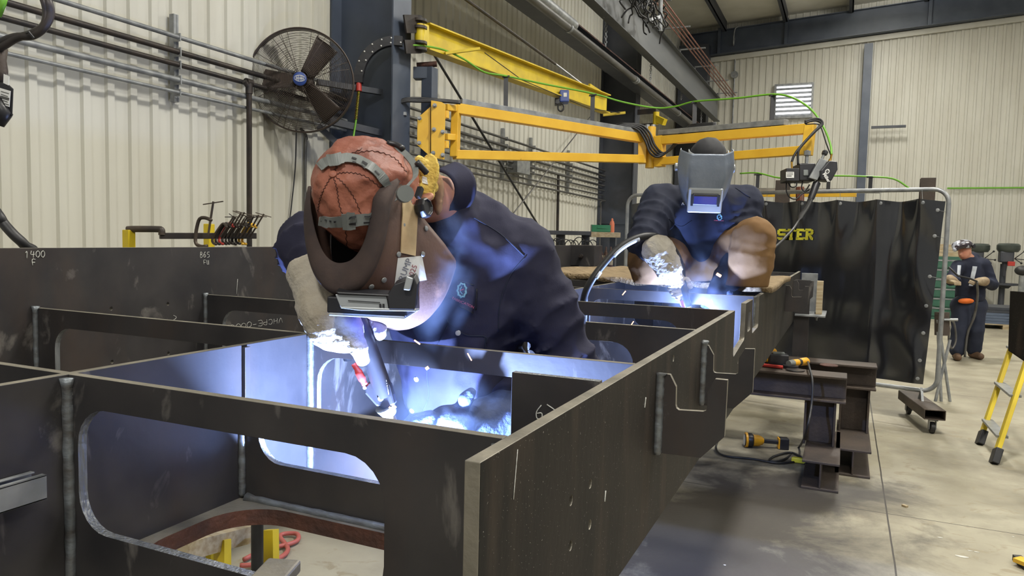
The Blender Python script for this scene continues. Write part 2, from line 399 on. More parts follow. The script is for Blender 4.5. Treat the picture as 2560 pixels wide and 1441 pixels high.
# cross plates with rounded openings
CY = [.812, 1.43, 2.082, 2.745, 3.535]
def cross(x0, x1, y, wx0, wx1, t=.016, z0=ZB, wz=(1.085, 1.297)):
    o = plate_y(y, y + t, [(x0, z0), (x0, ZT), (x1, ZT), (x1, z0)], [rrect(wx0, wx1, wz[0], wz[1], .065)]).build('cross_plate', M['mill'], frame, bevel=.0008)
    two_tone(o, M['cut'], lambda n, c: abs(n.y) < .5 and x0 + .02 < c.x < x1 - .02 and c.z < ZT - .01 and c.z > z0 + .01)
    o.data.materials.append(M['edge'])
    for p in o.data.polygons:
        if p.normal.z > .5 and p.center.z > ZT - .006: p.material_index = 2
    return o
for i, y in enumerate(CY):
    cross(XM1, XR0, y, XM1 + .022, -.548)
    cross(XL1, XM0, y, XL1 + .085, XM0 - .07)
for y in (4.14, 4.77, 5.29, 5.9):
    cross(XL1, XM0, y, XL1 + .085, XM0 - .07, wz=(1.085, 1.27))
for y in (4.25, 5.0, 5.9, 6.6):
    cross(XM1, XR0, y, XM1 + .06, -.548)
# low stiffener with an open top in the first cell; its right horn is the dark gusset
prof = [(XM1, .985), (XR0, .985), (XR0, ZT + .004), (-.541, ZT + .004)] + [(-.541, 1.16)] + [(-.60 - .05*k/5, 1.105 - .006*(k > 0)) for k in range(6)] + \
       [(-1.08, 1.10)] + [(-1.08 - .06*math.sin(PI/2*k/6), 1.16 - .06*math.cos(PI/2*k/6)) for k in range(1, 7)] + [(-1.142, 1.19), (-1.177, 1.21), (-1.177, 1.346), (XM1, 1.346)]
o = plate_y(1.205, 1.221, prof).build('stiffener_plate', M['mill'], frame, bevel=.0008)
two_tone(o, M['cut'], lambda n, c: abs(n.y) < .5 and XM1 + .02 < c.x < XR0 - .02)
# bottom plates of the first cell, the front one with a large rusty-edged hole
hole = rrect(-1.155, -.42, .87, 1.183, .11, 8)
b = MB().prism([(XM1, .83, .978), (XR0, .83, .978), (XR0, 1.204, .978), (XM1, 1.204, .978)], (0, 0, .034), [[(x, y, .978) for x, y in hole]])
o = b.build('bottom_plate', M['edge'], frame)
two_tone(o, M['rust'], lambda n, c: abs(n.z) < .5)
M['edge_rusty'] = M['edge']
MB().box((XM1, 1.222, .978), (XR0, 1.429, 1.0)).build('bottom_plate', M['mill'], frame)
MB().box((XM1 - .9, -.3, .95), (XM0, .81, .978)).build('bottom_plate', M['mill'], frame)
MB().box((XM1, -.3, .95), (XR0 - .4, .70, .978)).build('bottom_plate', M['mill'], frame)
# weld beads: lumpy runs in the corners
def bead(p, q, r=.007, name='weld_bead', seed=0, n=26):
    rnd = random.Random(seed); p, q = Vector(p), Vector(q)
    pts = [p.lerp(q, k/n) + Vector((rnd.uniform(-1, 1), rnd.uniform(-1, 1), rnd.uniform(-1, 1)))*r*.07 for k in range(n+1)]
    rs = [r*(.92 + .16*rnd.random()) for _ in pts]; rs[0] *= 1.5; rs[-1] *= .6
    return MB().tube(pts, rs, 8).build(name, M['weld'], frame, smooth=True)
g = .004
bead((XM1 + g, .812 - g, 1.345), (XM1 + g, .812 - g, .985), .0095, seed=1)
bead((XM1 + g, 1.43 - g, 1.348), (XM1 + g, 1.43 - g, 1.0), .009, seed=2)
bead((XM1 + g, 1.205 - g, 1.198), (XM1 + g, 1.205 - g, 1.015), .008, seed=3)
bead((XM1 + .02, 1.205 - g, 1.014), (XR0 - .02, 1.205 - g, 1.014), .009, seed=4, n=40)
bead((XM1, .815 - 2*g, .982), (XR0 - .3, .815 - 2*g, .982), .011, seed=14, n=40)
bead((XR0 - g, .812 - g, 1.343), (XR0 - g, .812 - g, 1.0), .006, seed=5)
for k, y in enumerate(CY[1:4]):
    bead((XL1 + g, y - g, 1.356), (XL1 + g, y - g, 1.0), .008, seed=6 + k)
bead((XM1 + g, 3.535 - g, 1.348), (XM1 + g, 3.535 - g, 1.05), .009, seed=11)
bead((XR0 - g, 3.535 - g + .05, 1.348), (XR0 - g, 3.535 - g + .05, 1.05), .009, seed=12)
# hook brackets welded square to the right side plate
def bracket(y, pts, wt, wb, t=.0125):
    prof = [(at(px, py, 'y', y).x, at(px, py, 'y', y).z) for px, py in pts]
    x0 = XR1
    prof = [(x0, prof[0][1])] + prof + [(x0, prof[-1][1])]
    o = plate_y(y, y + t, prof).build('hook_bracket', M['mill'], frame, bevel=.0007)
    two_tone(o, M['edge'], lambda n, c: abs(n.y) < .5)
    bead((x0 + .004, y - .002, wt), (x0 + .004, y - .002, wb), .0105, seed=int(y*100))
B1 = [(1675,937),(1690,968),(1689,1014),(1691,1021),(1697,1026),(1758,1029.5),(1765,1027),(1767,1020),(1768,985),(1788,948),(1819,951),(1811,1093),(1751,1146),(1673,1137)]
B2 = [(1771,864),(1784,888),(1783,927),(1785,931),(1790,933),(1839,936),(1845,933),(1846,928),(1847,896),(1862,872.5),(1887,873),(1881.5,982),(1833,1023),(1776,1016)]
bracket(1.56, B1, 1.315, 1.135)
bracket(2.098, B2, 1.318, 1.135)
for y in (5.25, 6.05):
    k = (y - 1.56)
    base = [(at(px, py, 'y', 1.56).x, at(px, py, 'y', 1.56).z) for px, py in B1]
    pr = [(XR1, base[0][1])] + base + [(XR1, base[-1][1])]
    o = plate_y(y, y + .0125, pr).build('hook_bracket', M['mill'], frame); two_tone(o, M['edge'], lambda n, c: abs(n.y) < .5)
# far outrigger on the side plate: end plate, box and bolted foot with a timber packer
q0, q1 = at(2004, 692, 'y', 6.6), at(2046, 790, 'y', 6.6)
MB().box((q0.x, 6.6, q1.z), (q1.x - .02, 6.62, q0.z + .03)).build('end_plate', M['strut'], frame, bevel=.002)
MB().box((XR1, 6.3, at(0, 745, 'y', 6.3).z - .02), (q1.x - .06, 6.32, at(2000, 700, 'y', 6.3).z)).build('end_plate', M['mill'], frame, bevel=.002)
z0 = at(2030, 783, 'y', 6.5).z
o = MB().box((q0.x - .02, 6.25, z0 - .01), (q1.x + .06, 6.75, z0 + .005)).build('foot_plate', M['strut'], frame, bevel=.002)
for px_ in (2012, 2041):
    pb = at(px_, 790, 'y', 6.4); b_ = MB().lathe([(.016, z0 - .03), (.016, z0 + .02), (.009, z0 + .02), (.009, z0 - .05)], (pb.x, 6.4, 0), n=6).build('bolt', M['strut'], frame)
MB().box((q1.x - .015, 6.35, z0 + .006), (q1.x + .03, 6.45, z0 + .27)).build('timber_packer', M['wood'], frame)
# heavy end block of the tall plate
MB().box((XL1 - .02, 6.20, 1.352), (XL1 + .22, 6.43, ZL + .004)).build('end_block', M['mill'], frame, bevel=.004)
MB().lathe([(.02, 0), (.02, .03), (.012, .03), (.012, .05)], (XL1 + .10, 6.2, 1.44), (0, -1, 0), n=8).build('bolt', M['pipe_black'], frame)
# short lug standing off the front plate near the viewer
MB().bar(cm(712, 1412, .905), cm(655, 1475, .84), .042, .016).build('lug', M['edge'], frame, bevel=.003)
MB().bar(cm(664, 1470, .85), cm(640, 1500, .93), .03, .014).build('lug', M['edge'], frame)
# chalk strokes on the plates
M['chalk'] = mat('chalk', srgb(214, 214, 206), .9, 0, srgb(176, 176, 168), 200, 2)
GL = {'1': [[(.1,.8),(.35,1),(.3,0)]], '4': [[(.15,1),(.05,.45),(.75,.5)],[(.6,1),(.5,0)]], '0': [[(.45,1),(.1,.75),(.08,.25),(.4,0),(.7,.3),(.7,.75),(.45,1)]],
      'F': [[(.7,1),(.1,1),(.15,0)],[(.13,.55),(.6,.55)]], '8': [[(.2,1),(.15,0),(.6,.1),(.65,.4),(.2,.5),(.55,.65),(.5,.95),(.2,1)]],
      '6': [[(.55,1),(.15,.5),(.2,.05),(.6,.1),(.6,.45),(.2,.4)]], '5': [[(.7,1),(.2,.95),(.2,.55),(.6,.55),(.65,.15),(.15,0)]], 'U': [[(.1,1),(.15,.1),(.5,.05),(.6,1)],[(.6,1),(.7,0)]],
      'V': [[(0,1),(.35,0),(.7,1)]], 'H': [[(.1,1),(.05,0)],[(.65,1),(.6,0)],[(.08,.5),(.62,.5)]], 'C': [[(.7,.9),(.3,1),(.08,.5),(.3,.02),(.7,.15)]],
      'P': [[(.1,0),(.1,1),(.6,.9),(.6,.55),(.1,.5)]], 'E': [[(.7,1),(.1,1),(.1,0),(.7,0)],[(.1,.5),(.5,.5)]], '-': [[(.1,.5),(.6,.5)]], ')': [[(.2,1),(.6,.6),(.5,.2),(.2,0)]], '/': [[(.1,0),(.4,1)]]}
def chalk(txt, org, du, dv, r, n_out, name='chalk_marking', step=.95):
    mb = MB(); org, du, dv, n_out = Vector(org), Vector(du), Vector(dv), Vector(n_out)
    rnd = random.Random(len(txt)*7 + 3)
    for i, ch in enumerate(txt):
        for st in GL.get(ch, []):
            dj = (rnd.uniform(-.05, .05), rnd.uniform(-.08, .08))
            pts = [org + du*(i*step + u + dj[0]) + dv*(v + dj[1]) + n_out for u, v in st]
            mb.tube(bez(pts, 4), r, 5)
    return mb.build(name, M['chalk'], frame, smooth=True)
nx = (XL1*0 + .0008, 0, 0)
def lm(px, py): return at(px, py, 'x', XL1)
chalk('1400', lm(63, 645), (0, .0165, 0), (0, 0, .020), .0011, nx)
chalk('F', lm(79, 664), (0, .016, 0), (0, 0, .018), .0011, nx)
chalk('865', lm(499, 645), (0, .018, 0), (0, 0, .021), .0009, nx)
chalk('FU', lm(508, 662), (0, .016, 0), (0, 0, .016), .0009, nx)
chalk('VHCPE-0000', lm(706, 795), (0, -.036, 0), (0, 0, -.022), .0008, nx, step=.85)
chalk('/', lm(590, 735), (0, .02, 0), (0, 0, .06), .001, nx)
chalk(')', lm(430, 800), (0, .03, 0), (0, 0, .016), .0008, nx)
gz = Vector((0, -.0008, 0))
chalk('6', at(1337, 1047, 'y', 1.205), (.022, 0, 0), (0, 0, .026), .0011, gz); chalk(')', at(1356, 1043, 'y', 1.205), (.04, 0, 0), (0, 0, .024), .0011, gz)
chalk('/', at(1510, 1255, 'x', XR1), (0, .012, 0), (0, 0, .018), .0012, (.0008, 0, 0)); chalk('/', at(1610, 1020, 'x', XR1), (0, .022, 0), (0, 0, .02), .0012, (.0008, 0, 0))
chalk('/', at(1280, 1250, 'x', XR1), (0, .03, 0), (0, 0, .06), .0006, (.0006, 0, 0))

# galvanised channel offcut lying against the middle plate, its end towards the right
ch = MB()
for dz, dx in ((0, 0), (.0, .028)):
    pass
zc0, zc1 = 1.163, 1.203
ch.box((XM1 + .001, .1, zc0), (XM1 + .004, .745, zc1)).box((XM1 + .001, .1, zc0), (XM1 + .042, .745, zc0 + .003)).box((XM1 + .001, .1, zc1 - .003), (XM1 + .012, .745, zc1)).box((XM1 + .030, .1, zc1 - .003), (XM1 + .042, .745, zc1)).box((XM1 + .039, .1, zc0), (XM1 + .042, .745, zc1))
o = ch.build('steel_channel', M['strut'], bevel=.0008)
tag(o, 'galvanised slotted channel end beside the inner plate at bottom left', 'channel')

# ---------------------------------------------------------------- beam stands under the frame
def hbeam(mb, p, q, h, b, tw=.012, tf=.016, up=(0, 0, 1)):
    p, q, up = Vector(p), Vector(q), Vector(up).normalized(); d = (q - p)/2; c = (p + q)/2; side = d.normalized().cross(up)
    mb.obox(c + up*(h/2 - tf/2), d, side*b/2, up*tf/2); mb.obox(c - up*(h/2 - tf/2), d, side*b/2, up*tf/2)
    mb.obox(c, d, side*tw/2, up*(h/2 - tf))
    return mb
def stand(label, yb, yp, yt, xr, bx0, px_):
    t = thing('beam_stand', label, 'steel stand', (bx0, yp, 0), 'stacked beam stands under the steel frame')
    hbeam(MB(), (bx0, yb, .095), (bx0, yb + .9, .095), .19, .225).build('base_beam', M['rustbar'], t, bevel=.003)
    hbeam(MB(), (px_, yp, .19), (px_, yp, .52), .205, .2, up=(1, 0, 0)).build('post', M['rustbar'], t, bevel=.003)
    hbeam(MB(), (-2.5, yt, .61), (xr, yt, .61), .18, .22).build('top_beam', M['rustbar'], t, bevel=.003)
    for bx, zz in ((-1.27, .984), (-2.32, ZB - .001)): MB().box((bx, yt - .09, .70), (bx + .16, yt + .09, zz)).build('packing_block', M['mill'], t, bevel=.003)
    return t
stand('rusty beam stand nearest the yellow work light on the floor', 5.08, 5.60, 5.50, at(2118, 946, 'y', 5.39).x, at(2050, 1195, 'y', 5.08).x, at(2049, 1050, 'y', 5.5).x)
stand('rusty beam stand behind the other, nearer the welding screen', 5.50, 6.12, 6.10, at(2193, 930, 'y', 6.0).x, at(2131, 1170, 'y', 5.5).x, at(2134, 1050, 'y', 6.02).x)
stand_near = None
# ================================================================ WALL SERVICES AND CRANE GEAR
def tb(name, pts, r, m, label, cat, group=None, n=10, smooth=True):
    return tag(MB().tube(pts, r, n).build(name, M[m], smooth='auto' if smooth else False), label, cat, group)
M['pipe_grey'] = mat('dull_steel_pipe', srgb(104, 103, 100), .4, .6, srgb(78, 76, 74), 5, 5, stretch=(1, .3, 1))
PX = XW + .12
pz = [(2.985, .017, 'strut', 'topmost'), (2.88, .021, 'pipe_black', 'second from top'), (2.788, .019, 'pipe_black', 'third from top'), (2.68, .021, 'strut', 'fourth from top'), (2.59, .0135, 'strut', 'lowest')]
nm = ['galvanised', 'black iron', 'black iron', 'galvanised', 'thin galvanised']
for (z, r, m, w_), k in zip(pz, nm):
    tb('wall_pipe', [(PX, -.5, z), (PX, YC1 - .02, z)], r, m, f'{w_} pipe, {k}, along left wall behind the fan', 'pipe', 'service pipes on the left wall')
    tb('wall_pipe', [(PX, YC1 + .02, z + .02), (PX, YC2 - .05, z - .03)], r, 'pipe_grey', f'{w_} pipe on wall seen through the yellow boom frame', 'pipe', 'service pipes between the two columns')
tb('wall_pipe', bez([(PX + .04, YC1 + .4, 2.42), (PX + .04, 13.6, 2.36), (PX + .04, 13.95, 2.30), (PX + .04, 14.0, 1.9), (PX + .04, 14.0, 0)], 5), .016, 'pipe_grey', 'grey pipe bending down the wall beside the far column', 'pipe')
tb('wall_pipe', [(PX, YC1 + .3, 2.50), (PX, YC2 - .1, 2.46)], .013, 'pipe_grey', 'thin lower pipe on wall under the boom frame', 'pipe')
def strut_post(y, z0, z1, label, dx=0):
    mb = MB()
    mb.box((XW + .023, y - .021, z0), (XW + .065, y + .021, z1)); mb.box((XW + .065, y - .021, z0), (XW + .068, y - .008, z1)); mb.box((XW + .065, y + .008, z0), (XW + .068, y + .021, z1))
    t = thing('strut_post', label, 'pipe support', (XW + .03, y, z0))
    mb.build('channel', M['strut'], t)
    for z, r, m, w_ in pz:
        MB().box((XW + .068, y - .03, z - r - .012), (PX + r + .004, y - .022, z + r + .01)).build('pipe_clamp', M['strut'], t)
    return t
strut_post(3.97, 2.53, 3.16, 'galvanised strut holding the pipes left of the fan')
for px_, w_ in ((1257, 'left'), (1327, 'middle'), (1422, 'right')):
    p = at(px_, 370, 'x', XW + .05)
    strut_post(p.y, 2.40, 3.14, f'galvanised pipe strut, {w_}most of three framed by the yellow boom' if w_ != 'middle' else 'galvanised pipe strut, middle one of three framed by the yellow boom')
p0, p1 = at(1291, 396, 'x', -4.42), at(1322, 438, 'x', -4.42)
tag(MB().box((XW + .03, p0.y, p1.z), (-4.40, p1.y, p0.z)).build('junction_box', M['strut'], bevel=.006), 'grey steel junction box on wall among the far pipes', 'junction box')
tb('drop_pipe', [(PX + .035, 4.55, 2.79), (PX + .035, 4.6, 2.74), (PX + .035, 4.6, 0)], .022, 'pipe_black', 'black vertical drop pipe on wall left of the fan', 'pipe')
tag(MB().lathe([(.03, -.03), (.03, .03)], (PX + .03, 4.6, 2.79), (0, 1, 0)).lathe([(.028, -.08), (.028, 0)], (PX + .035, 4.6, 2.78)).build('pipe_tee', M['pipe_black'], smooth='auto'), 'black pipe tee where the drop pipe meets the run', 'pipe fitting')
a_ = at(763, 335, 'x', XW + .05); 
tb('conduit', bez([at(752, 322, 'x', XW + .06), at(766, 345, 'x', XW + .05), (XW + .05, at(763, 430, 'x', XW + .05).y, 2.2), (XW + .05, at(763, 430, 'x', XW + .05).y, 0)], 6), .013, 'pipe_grey', 'grey bent conduit on wall right under the fan', 'conduit')
tb('cable', bez([at(741, 325, 'x', XW + .06), at(738, 420, 'x', XW + .05), at(728, 520, 'x', XW + .05), at(722, 575, 'x', XW + .05), at(720, 700, 'x', XW + .05)], 6), .006, 'black', 'thin black cable hanging on wall under the fan', 'cable')
tb('drop_pipe', [at(1396, 435, 'x', XW + .1), (XW + .1, at(1398, 500, 'x', XW + .1).y, 0)], .025, 'pipe_black', 'black vertical drop pipe on wall beyond the steel frame', 'pipe')
tb('brace_rod', [at(1066, 105, 'x', -4.36).lerp(at(1392, 640, 'x', -4.36), -.12), at(1066, 105, 'x', -4.36).lerp(at(1392, 640, 'x', -4.36), 1.6)], .016, 'black', 'thick black diagonal brace rod across the wall', 'brace rod')
tb('brace_rod', [at(1452, 322, 'x', -4.30).lerp(at(1285, 532, 'x', -4.30), -.35), at(1452, 322, 'x', -4.30).lerp(at(1285, 532, 'x', -4.30), 2.2)], .010, 'pipe_grey', 'thin grey diagonal brace rod crossing the thick one', 'brace rod')

# ---- the big fan on the left wall
FC = at(756, 203, 'y', 5.08); FN = (Vector((0, 0, 1.55)) - FC); FN.z *= .45; FN = (FN.normalized() + Vector((-.10, -.06, 0))).normalized()
fu = Vector((0, 0, 1)); fr_ = FN.cross(fu).normalized()*-1; fr_ = fu.cross(FN).normalized(); fu = FN.cross(fr_).normalized()
fan = thing('wall_fan', 'big round caged drum fan with three dark blades on the left wall', 'fan', FC)
M['fan'] = mat('brown_black_fan_paint', srgb(66, 56, 50), .45, .2)
FR = .432*6.5/6.62
def fp(r, a, d): return FC + (fr_*math.cos(a) + fu*math.sin(a))*r + FN*d
gm = MB()
def ring(r, d, w_, n=56, k=5): gm.tube([fp(r, 2*PI*i/n, d) for i in range(n)], w_, k, closed=True)
for i in range(30):
    t = .075 + (FR - .075)*i/29; d = .17 - .12*((t/FR)**3.2)
    ring(t, d, .0017)
for i in range(20):
    t = .10 + (FR - .10)*i/19; ring(t, -.17 + .12*((t/FR)**3.2), .0016, 44, 4)
gm2 = MB()
for i in range(8):
    for da in (-.07, .07):
        a = 2*PI*i/8 + .35 + da
        gm.tube([fp(FR*k/8, a if k > 1 else a - da*.5, .172 - .12*((k/8)**3.2)) for k in range(1, 9)], .0022, 5)
        gm.tube([fp(FR*k/8, a + .2, -.172 + .12*((k/8)**3.2)) for k in range(1, 9)], .0022, 5)
gm.build('guard', M['fan'], fan, smooth=True)
rim = MB(); n = 64
prof_ = [(FR + .006, -.055), (FR + .012, -.05), (FR + .012, .05), (FR + .006, .055), (FR - .002, .05), (FR - .002, -.05)]
rim.lathe(prof_ + [prof_[0]], FC, FN, n=64, caps=False).build('rim', M['fan'], fan, smooth='auto')
for k, a0 in enumerate((math.radians(57), math.radians(180), math.radians(-48))):
    def bl(u, v, a0=a0):
        r = .06 + u*(FR*.90 - .06); wd = .085 + .075*u; s = (v - .5)*wd*1.0*2*.62
        a = a0 + math.atan2(s, r)
        return fp(math.hypot(r, s), a, -.02 + (v - .5)*.09 + .015*math.sin(PI*v))
    MB().grid(bl, 8, 8).build('blade', M['fan'], fan, smooth=True, solid=.004)
MB().lathe([(.001, .178), (.052, .176), (.058, .168), (.058, .10), (.05, -.05), (.08, -.06), (.08, -.26), (.06, -.28)], FC, FN, n=28).build('motor', M['fan'], fan, smooth='auto')
M['badge'] = mat('blue_badge', srgb(40, 66, 134), .4)
bd = MB().lathe([(.054, .176), (.056, .180), (.05, .184)], FC, FN, n=36).build('badge', M['badge'], fan, smooth='auto')
lg = MB()
for r1, r2 in ((.044, .026), (.030, .026), (.013, .026)):
    lg.tube([FC + FN*.185 + fr_*r1*math.cos(2*PI*i/28) + fu*(.004 + r2*math.sin(2*PI*i/28)) for i in range(28)], .0016, 4, closed=True)
for yy in (-.013, .017): lg.tube([FC + FN*.185 + fr_*x*.04 + fu*(.004 + yy*(1 - .2*x*x)) for x in (-1, -.5, 0, .5, 1)], .0012, 4)
lg.build('logo', M['white'], bd)
def text(body, loc, xdir, ydir, size, m, parent, name='lettering', ext=.0004, off=0.0, shear=0, cx='CENTER', sx=1.0):
    cu = bpy.data.curves.new(name, 'FONT'); cu.body = body; cu.size = size; cu.extrude = ext; cu.offset = off; cu.shear = shear
    cu.align_x = cx; cu.align_y = 'CENTER'; cu.resolution_u = 3
    tmp = bpy.data.objects.new('tmp', cu); COL.objects.link(tmp)
    dg = bpy.context.evaluated_depsgraph_get(); dg.update()
    me = bpy.data.meshes.new_from_object(tmp.evaluated_get(dg)); bpy.data.objects.remove(tmp)
    x = Vector(xdir).normalized(); y = Vector(ydir); y = (y - x*y.dot(x)).normalized(); z = x.cross(y); L = Vector(loc)
    for v in me.vertices:
        c = v.co.copy(); v.co = L + x*c.x*sx + y*c.y + z*c.z
    me.materials.clear(); me.materials.append(M[m])
    o = bpy.data.objects.new(name, me); COL.objects.link(o)
    if parent is not None: put(o, parent)
    return o
text('GLOBAL', FC + FN*.1855 + fu*.004, fr_, fu, .017, 'white', bd, off=.0006)
fb = Vector((XW + .5, YC1 - .16, FC.z - .28)); ba = FC - FN*.2
fm = MB().bar(ba, ba + Vector((.10, .12, -.30)), .06, .04).bar(ba + Vector((.10, .12, -.30)), (XW + .55, YC1 - .05, ba.z - .36), .06, .06).bar(at(795, 315, 'y', 5.45), (XW + .62, YC1 - .03, ba.z - .9), .05, .05).bar(ba + Vector((.05, .1, .03)), (XW + .55, YC1 - .05, ba.z + .02), .05, .05)
fm.build('bracket', M['beamdark'], fan)

# ---- hanging hose carrier on the near column and its green hose
ca = [(1006, 104), (985, 103), (965, 106), (945, 114), (927, 127), (913, 144), (903, 165), (897, 190)]
cpts = bez([cm(x, y, 6.75) for x, y in ca], 5)
t = thing('hose_carrier', 'black plastic link chain arching off the near column', 'cable carrier', cpts[0])
mb = MB()
for i in range(0, len(cpts) - 1):
    d = (cpts[i+1] - cpts[i]); mb.bar(cpts[i] - d*.08, cpts[i+1] + d*.08, .05, .085, up=camvec(.75, -.66, 0) if True else (0, 0, 1))
mb.build('links', M['blackpl'], t)
rv = MB()
for i in range(2, len(cpts)-1, 3):
    rv.ball(cpts[i] + camvec(0, 0, .03) + camvec(.5, -.5, 0).normalized()*(.028*(-1)**i), .008, 8, 5)
rv.build('rivet', M['white'], t, smooth=True)
bl = cpts[-1]
MB().obox(bl + Vector((0, 0, -.03)), camvec(.04, 0, 0), (0, 0, .035), camvec(0, 0, .03)).build('end_bracket', M['blackpl'], t)
h0 = cm(897, 205, 6.75); h1 = cm(897, 228, 6.75); h2 = cm(890, 300, 6.75); h3 = cm(882, 352, 6.7); h4 = cm(872, 420, 6.6)
t = thing('air_hose', 'green air hose with red coupling hanging down beside the fan', 'hose', h0)
MB().tube([h0, h1], [.024, .027], 12).build('coupling', M['red'], t, smooth='auto')
sp = []
for k in range(140):
    q = h1.lerp(h2, k/139); a = k*2*PI/7; sp.append(q + camvec(math.cos(a)*.014, 0, math.sin(a)*.014))
MB().tube(sp, .0035, 4).build('spring_guard', M['brass'], t, smooth=True)
MB().tube(bez([h1, h2, h3, h4], 5), .009, 8).build('hose', M['green'], t, smooth=True)
# black cables bent off the column to the boom
t = thing('cable_bundle', 'black cables bent around the near column to the boom', 'cable', cm(980, 400, 6.9))
for k in range(3):
    o_ = k*.016
    MB().tube(bez([cm(982 + k*3, 520, 6.95), cm(979 + k*3, 340, 6.95), cm(980 + k*2, 285, 6.93), cm(990, 262 + k*2, 6.9), cm(1012, 248 + k*3, 6.9), cm(1050, 246 + k*4, 6.95), cm(1100, 250 + k*2, 7.0), cm(1150, 254 + k*2, 7.12)], 6), .013, 8).build('cable', M['black'], t, smooth=True)
MB().obox(cm(1003, 285, 6.95), camvec(.05, 0, 0), camvec(0, .015, 0), camvec(0, 0, .02)).build('clamp', M['strut'], t)

# ---- yellow welding boom: post, clamp plates, two hinged frames
boom = thing('welding_boom', 'yellow two-piece swing boom hinged to the near column', 'swing boom', cm(1075, 330, 7.05))
pc = cm(1073, 290, 7.1)
MB().bar((pc.x, pc.y, 1.6), (pc.x, pc.y, cm(1073, 172, 7.1).z), .115, .115, up=(0, 1, 0)).bar((pc.x, pc.y, cm(1073, 186, 7.1).z), (-3.87, pc.y - .05, cm(1073, 186, 7.1).z), .11, .11).build('post', M['beamblue'], boom, bevel=.004)
MB().tube([cm(1042, 164, 7.1), cm(1092, 160, 7.1)], .028, 10).build('roller', M['rust'], boom, smooth='auto')
def flat(pts, depth, th):                       # flat plate facing the hall, outline in photo points at one depth
    P = [cm(x, y, depth) for x, y in pts]
    nrm = (P[1] - P[0]).cross(P[2] - P[0]).normalized()
    return MB().prism(P, nrm*th)
flat([(1076, 268), (1044, 296), (1043, 363), (1076, 392)], 7.00, .014).build('clamp_plate', M['yellow'], boom, bevel=.002)
flat([(1078, 252), (1078, 394), (1111, 400), (1114, 262), (1104, 256)], 6.97, .014).build('clamp_plate', M['yellow'], boom, bevel=.002)
for x, y in ((1087, 264), (1085, 324), (1083, 383), (1107, 330), (1107, 388), (1049, 296), (1048, 358)):
    c = cm(x, y, 6.95); v_ = camvec(0, 0, 1)
    MB().lathe([(.022, 0), (.022, .008), (.014, .008), (.014, .03), (.001, .03)], c, v_, n=6).build('bolt', M['strut'], boom)
for y in (286, 361):
    MB().tube([cm(1116, y - 8, 7.0), cm(1116, y + 10, 7.0)], .026, 12).build('hinge', M['yellow'], boom, smooth='auto')
    MB().bar(cm(1100, y + 4, 7.0), cm(1116, y + 4, 7.0), .05, .05).build('hinge', M['yellow'], boom, smooth='auto')
D1, D2, D3 = 7.25, 8.3, 6.9
TLf, TRf, BRf, BLf = cm(1141, 272, D1), cm(1606, 347, D2 - .03), cm(1606, 398, D2 - .03), cm(1136, 387, D1)
arm = MB(); tk = .098
TLf2 = cm(1141, 264, D1); BLf2 = cm(1137, 393, D1)
arm.bar(TLf2, BLf2, tk, .075, up=(1, .2, 0)).bar(TLf, TRf, tk, tk).bar(BLf, BRf, tk, tk*.9)
arm.bar(TRf + Vector((0, 0, .05)), BRf - Vector((0, 0, .05)), tk, .09, up=(1, .2, 0))
arm.bar(cm(1112, 268, 7.05), TLf, .07, .06).bar(cm(1112, 342, 7.05), cm(1137, 344, D1), .07, .06)
arm.build('inner_arm', M['yellow'], boom, bevel=.005)
MB().bar(TLf.lerp(TRf, .02) + Vector((0, 0, .075)), TLf.lerp(TRf, .98) + Vector((0, 0, .07)), .085, .05).build('wireway', M['strut'], boom, bevel=.003)
jt = cm(1627, 372, D2)
MB().tube([cm(1629, 318, D2), cm(1624, 420, D2)], .05, 14).build('swivel', M['yellow'], boom, smooth='auto')
for x in (1619, 1633):
    MB().tube([cm(x, 312, D2), cm(x, 330, D2)], .026, 8).build('bolt', M['strut'], boom, smooth='auto')
A1, A2, A3, A4 = cm(1650, 352, D2 - .05), cm(2026, 322, D3), cm(2018, 376, D3), cm(1650, 404, D2 - .05)
ar2 = MB(); ar2.bar(A1 + Vector((0, 0, .05)), A4 - Vector((0, 0, .06)), tk, .1, up=(1, -.3, 0)).bar(A1, A2, tk*.9, tk*.95).bar(A4, A3, tk*.9, tk*.85).bar(A2 + Vector((0, 0, .045)), A3 - Vector((0, 0, .045)), tk*.9, .085, up=(1, -.3, 0)).bar(jt, A1.lerp(A4, .5), .06, .3)
ar2.build('outer_arm', M['yellow'], boom, bevel=.005)
MB().bar(A1.lerp(A2, .0) + Vector((0, 0, .085)), A1.lerp(A2, .86) + Vector((0, 0, .08)), .085, .055).build('wireway', M['strut'], boom, bevel=.003)
posts = [((1265, 192), (1264, 288)), ((1482, 238), (1480, 322)), ((1737, 256), (1735, 338)), ((1933, 238), (1928, 330))]
pd = [7.48, 7.98, 7.95, 7.2]
for ((x0_, y0_), (x1_, y1_)), d in zip(posts, pd):
    MB().bar(cm(x0_, y0_, d), cm(x1_, y1_, d), .045, .012, up=camvec(0, 0, 1)).bar(cm(x0_ - 9, y0_ + 1, d), cm(x0_ + 9, y0_ - 1, d), .045, .014).build('hose_post', M['blackpl'], boom)
    for e in (.84, .93):
        bp_ = cm(x0_, y0_, d).lerp(cm(x1_, y1_, d), e); MB().lathe([(.011, 0), (.011, .006), (.001, .008)], bp_ + camvec(0, 0, .006), camvec(0, 0, 1), n=10).build('bolt', M['white'], boom)
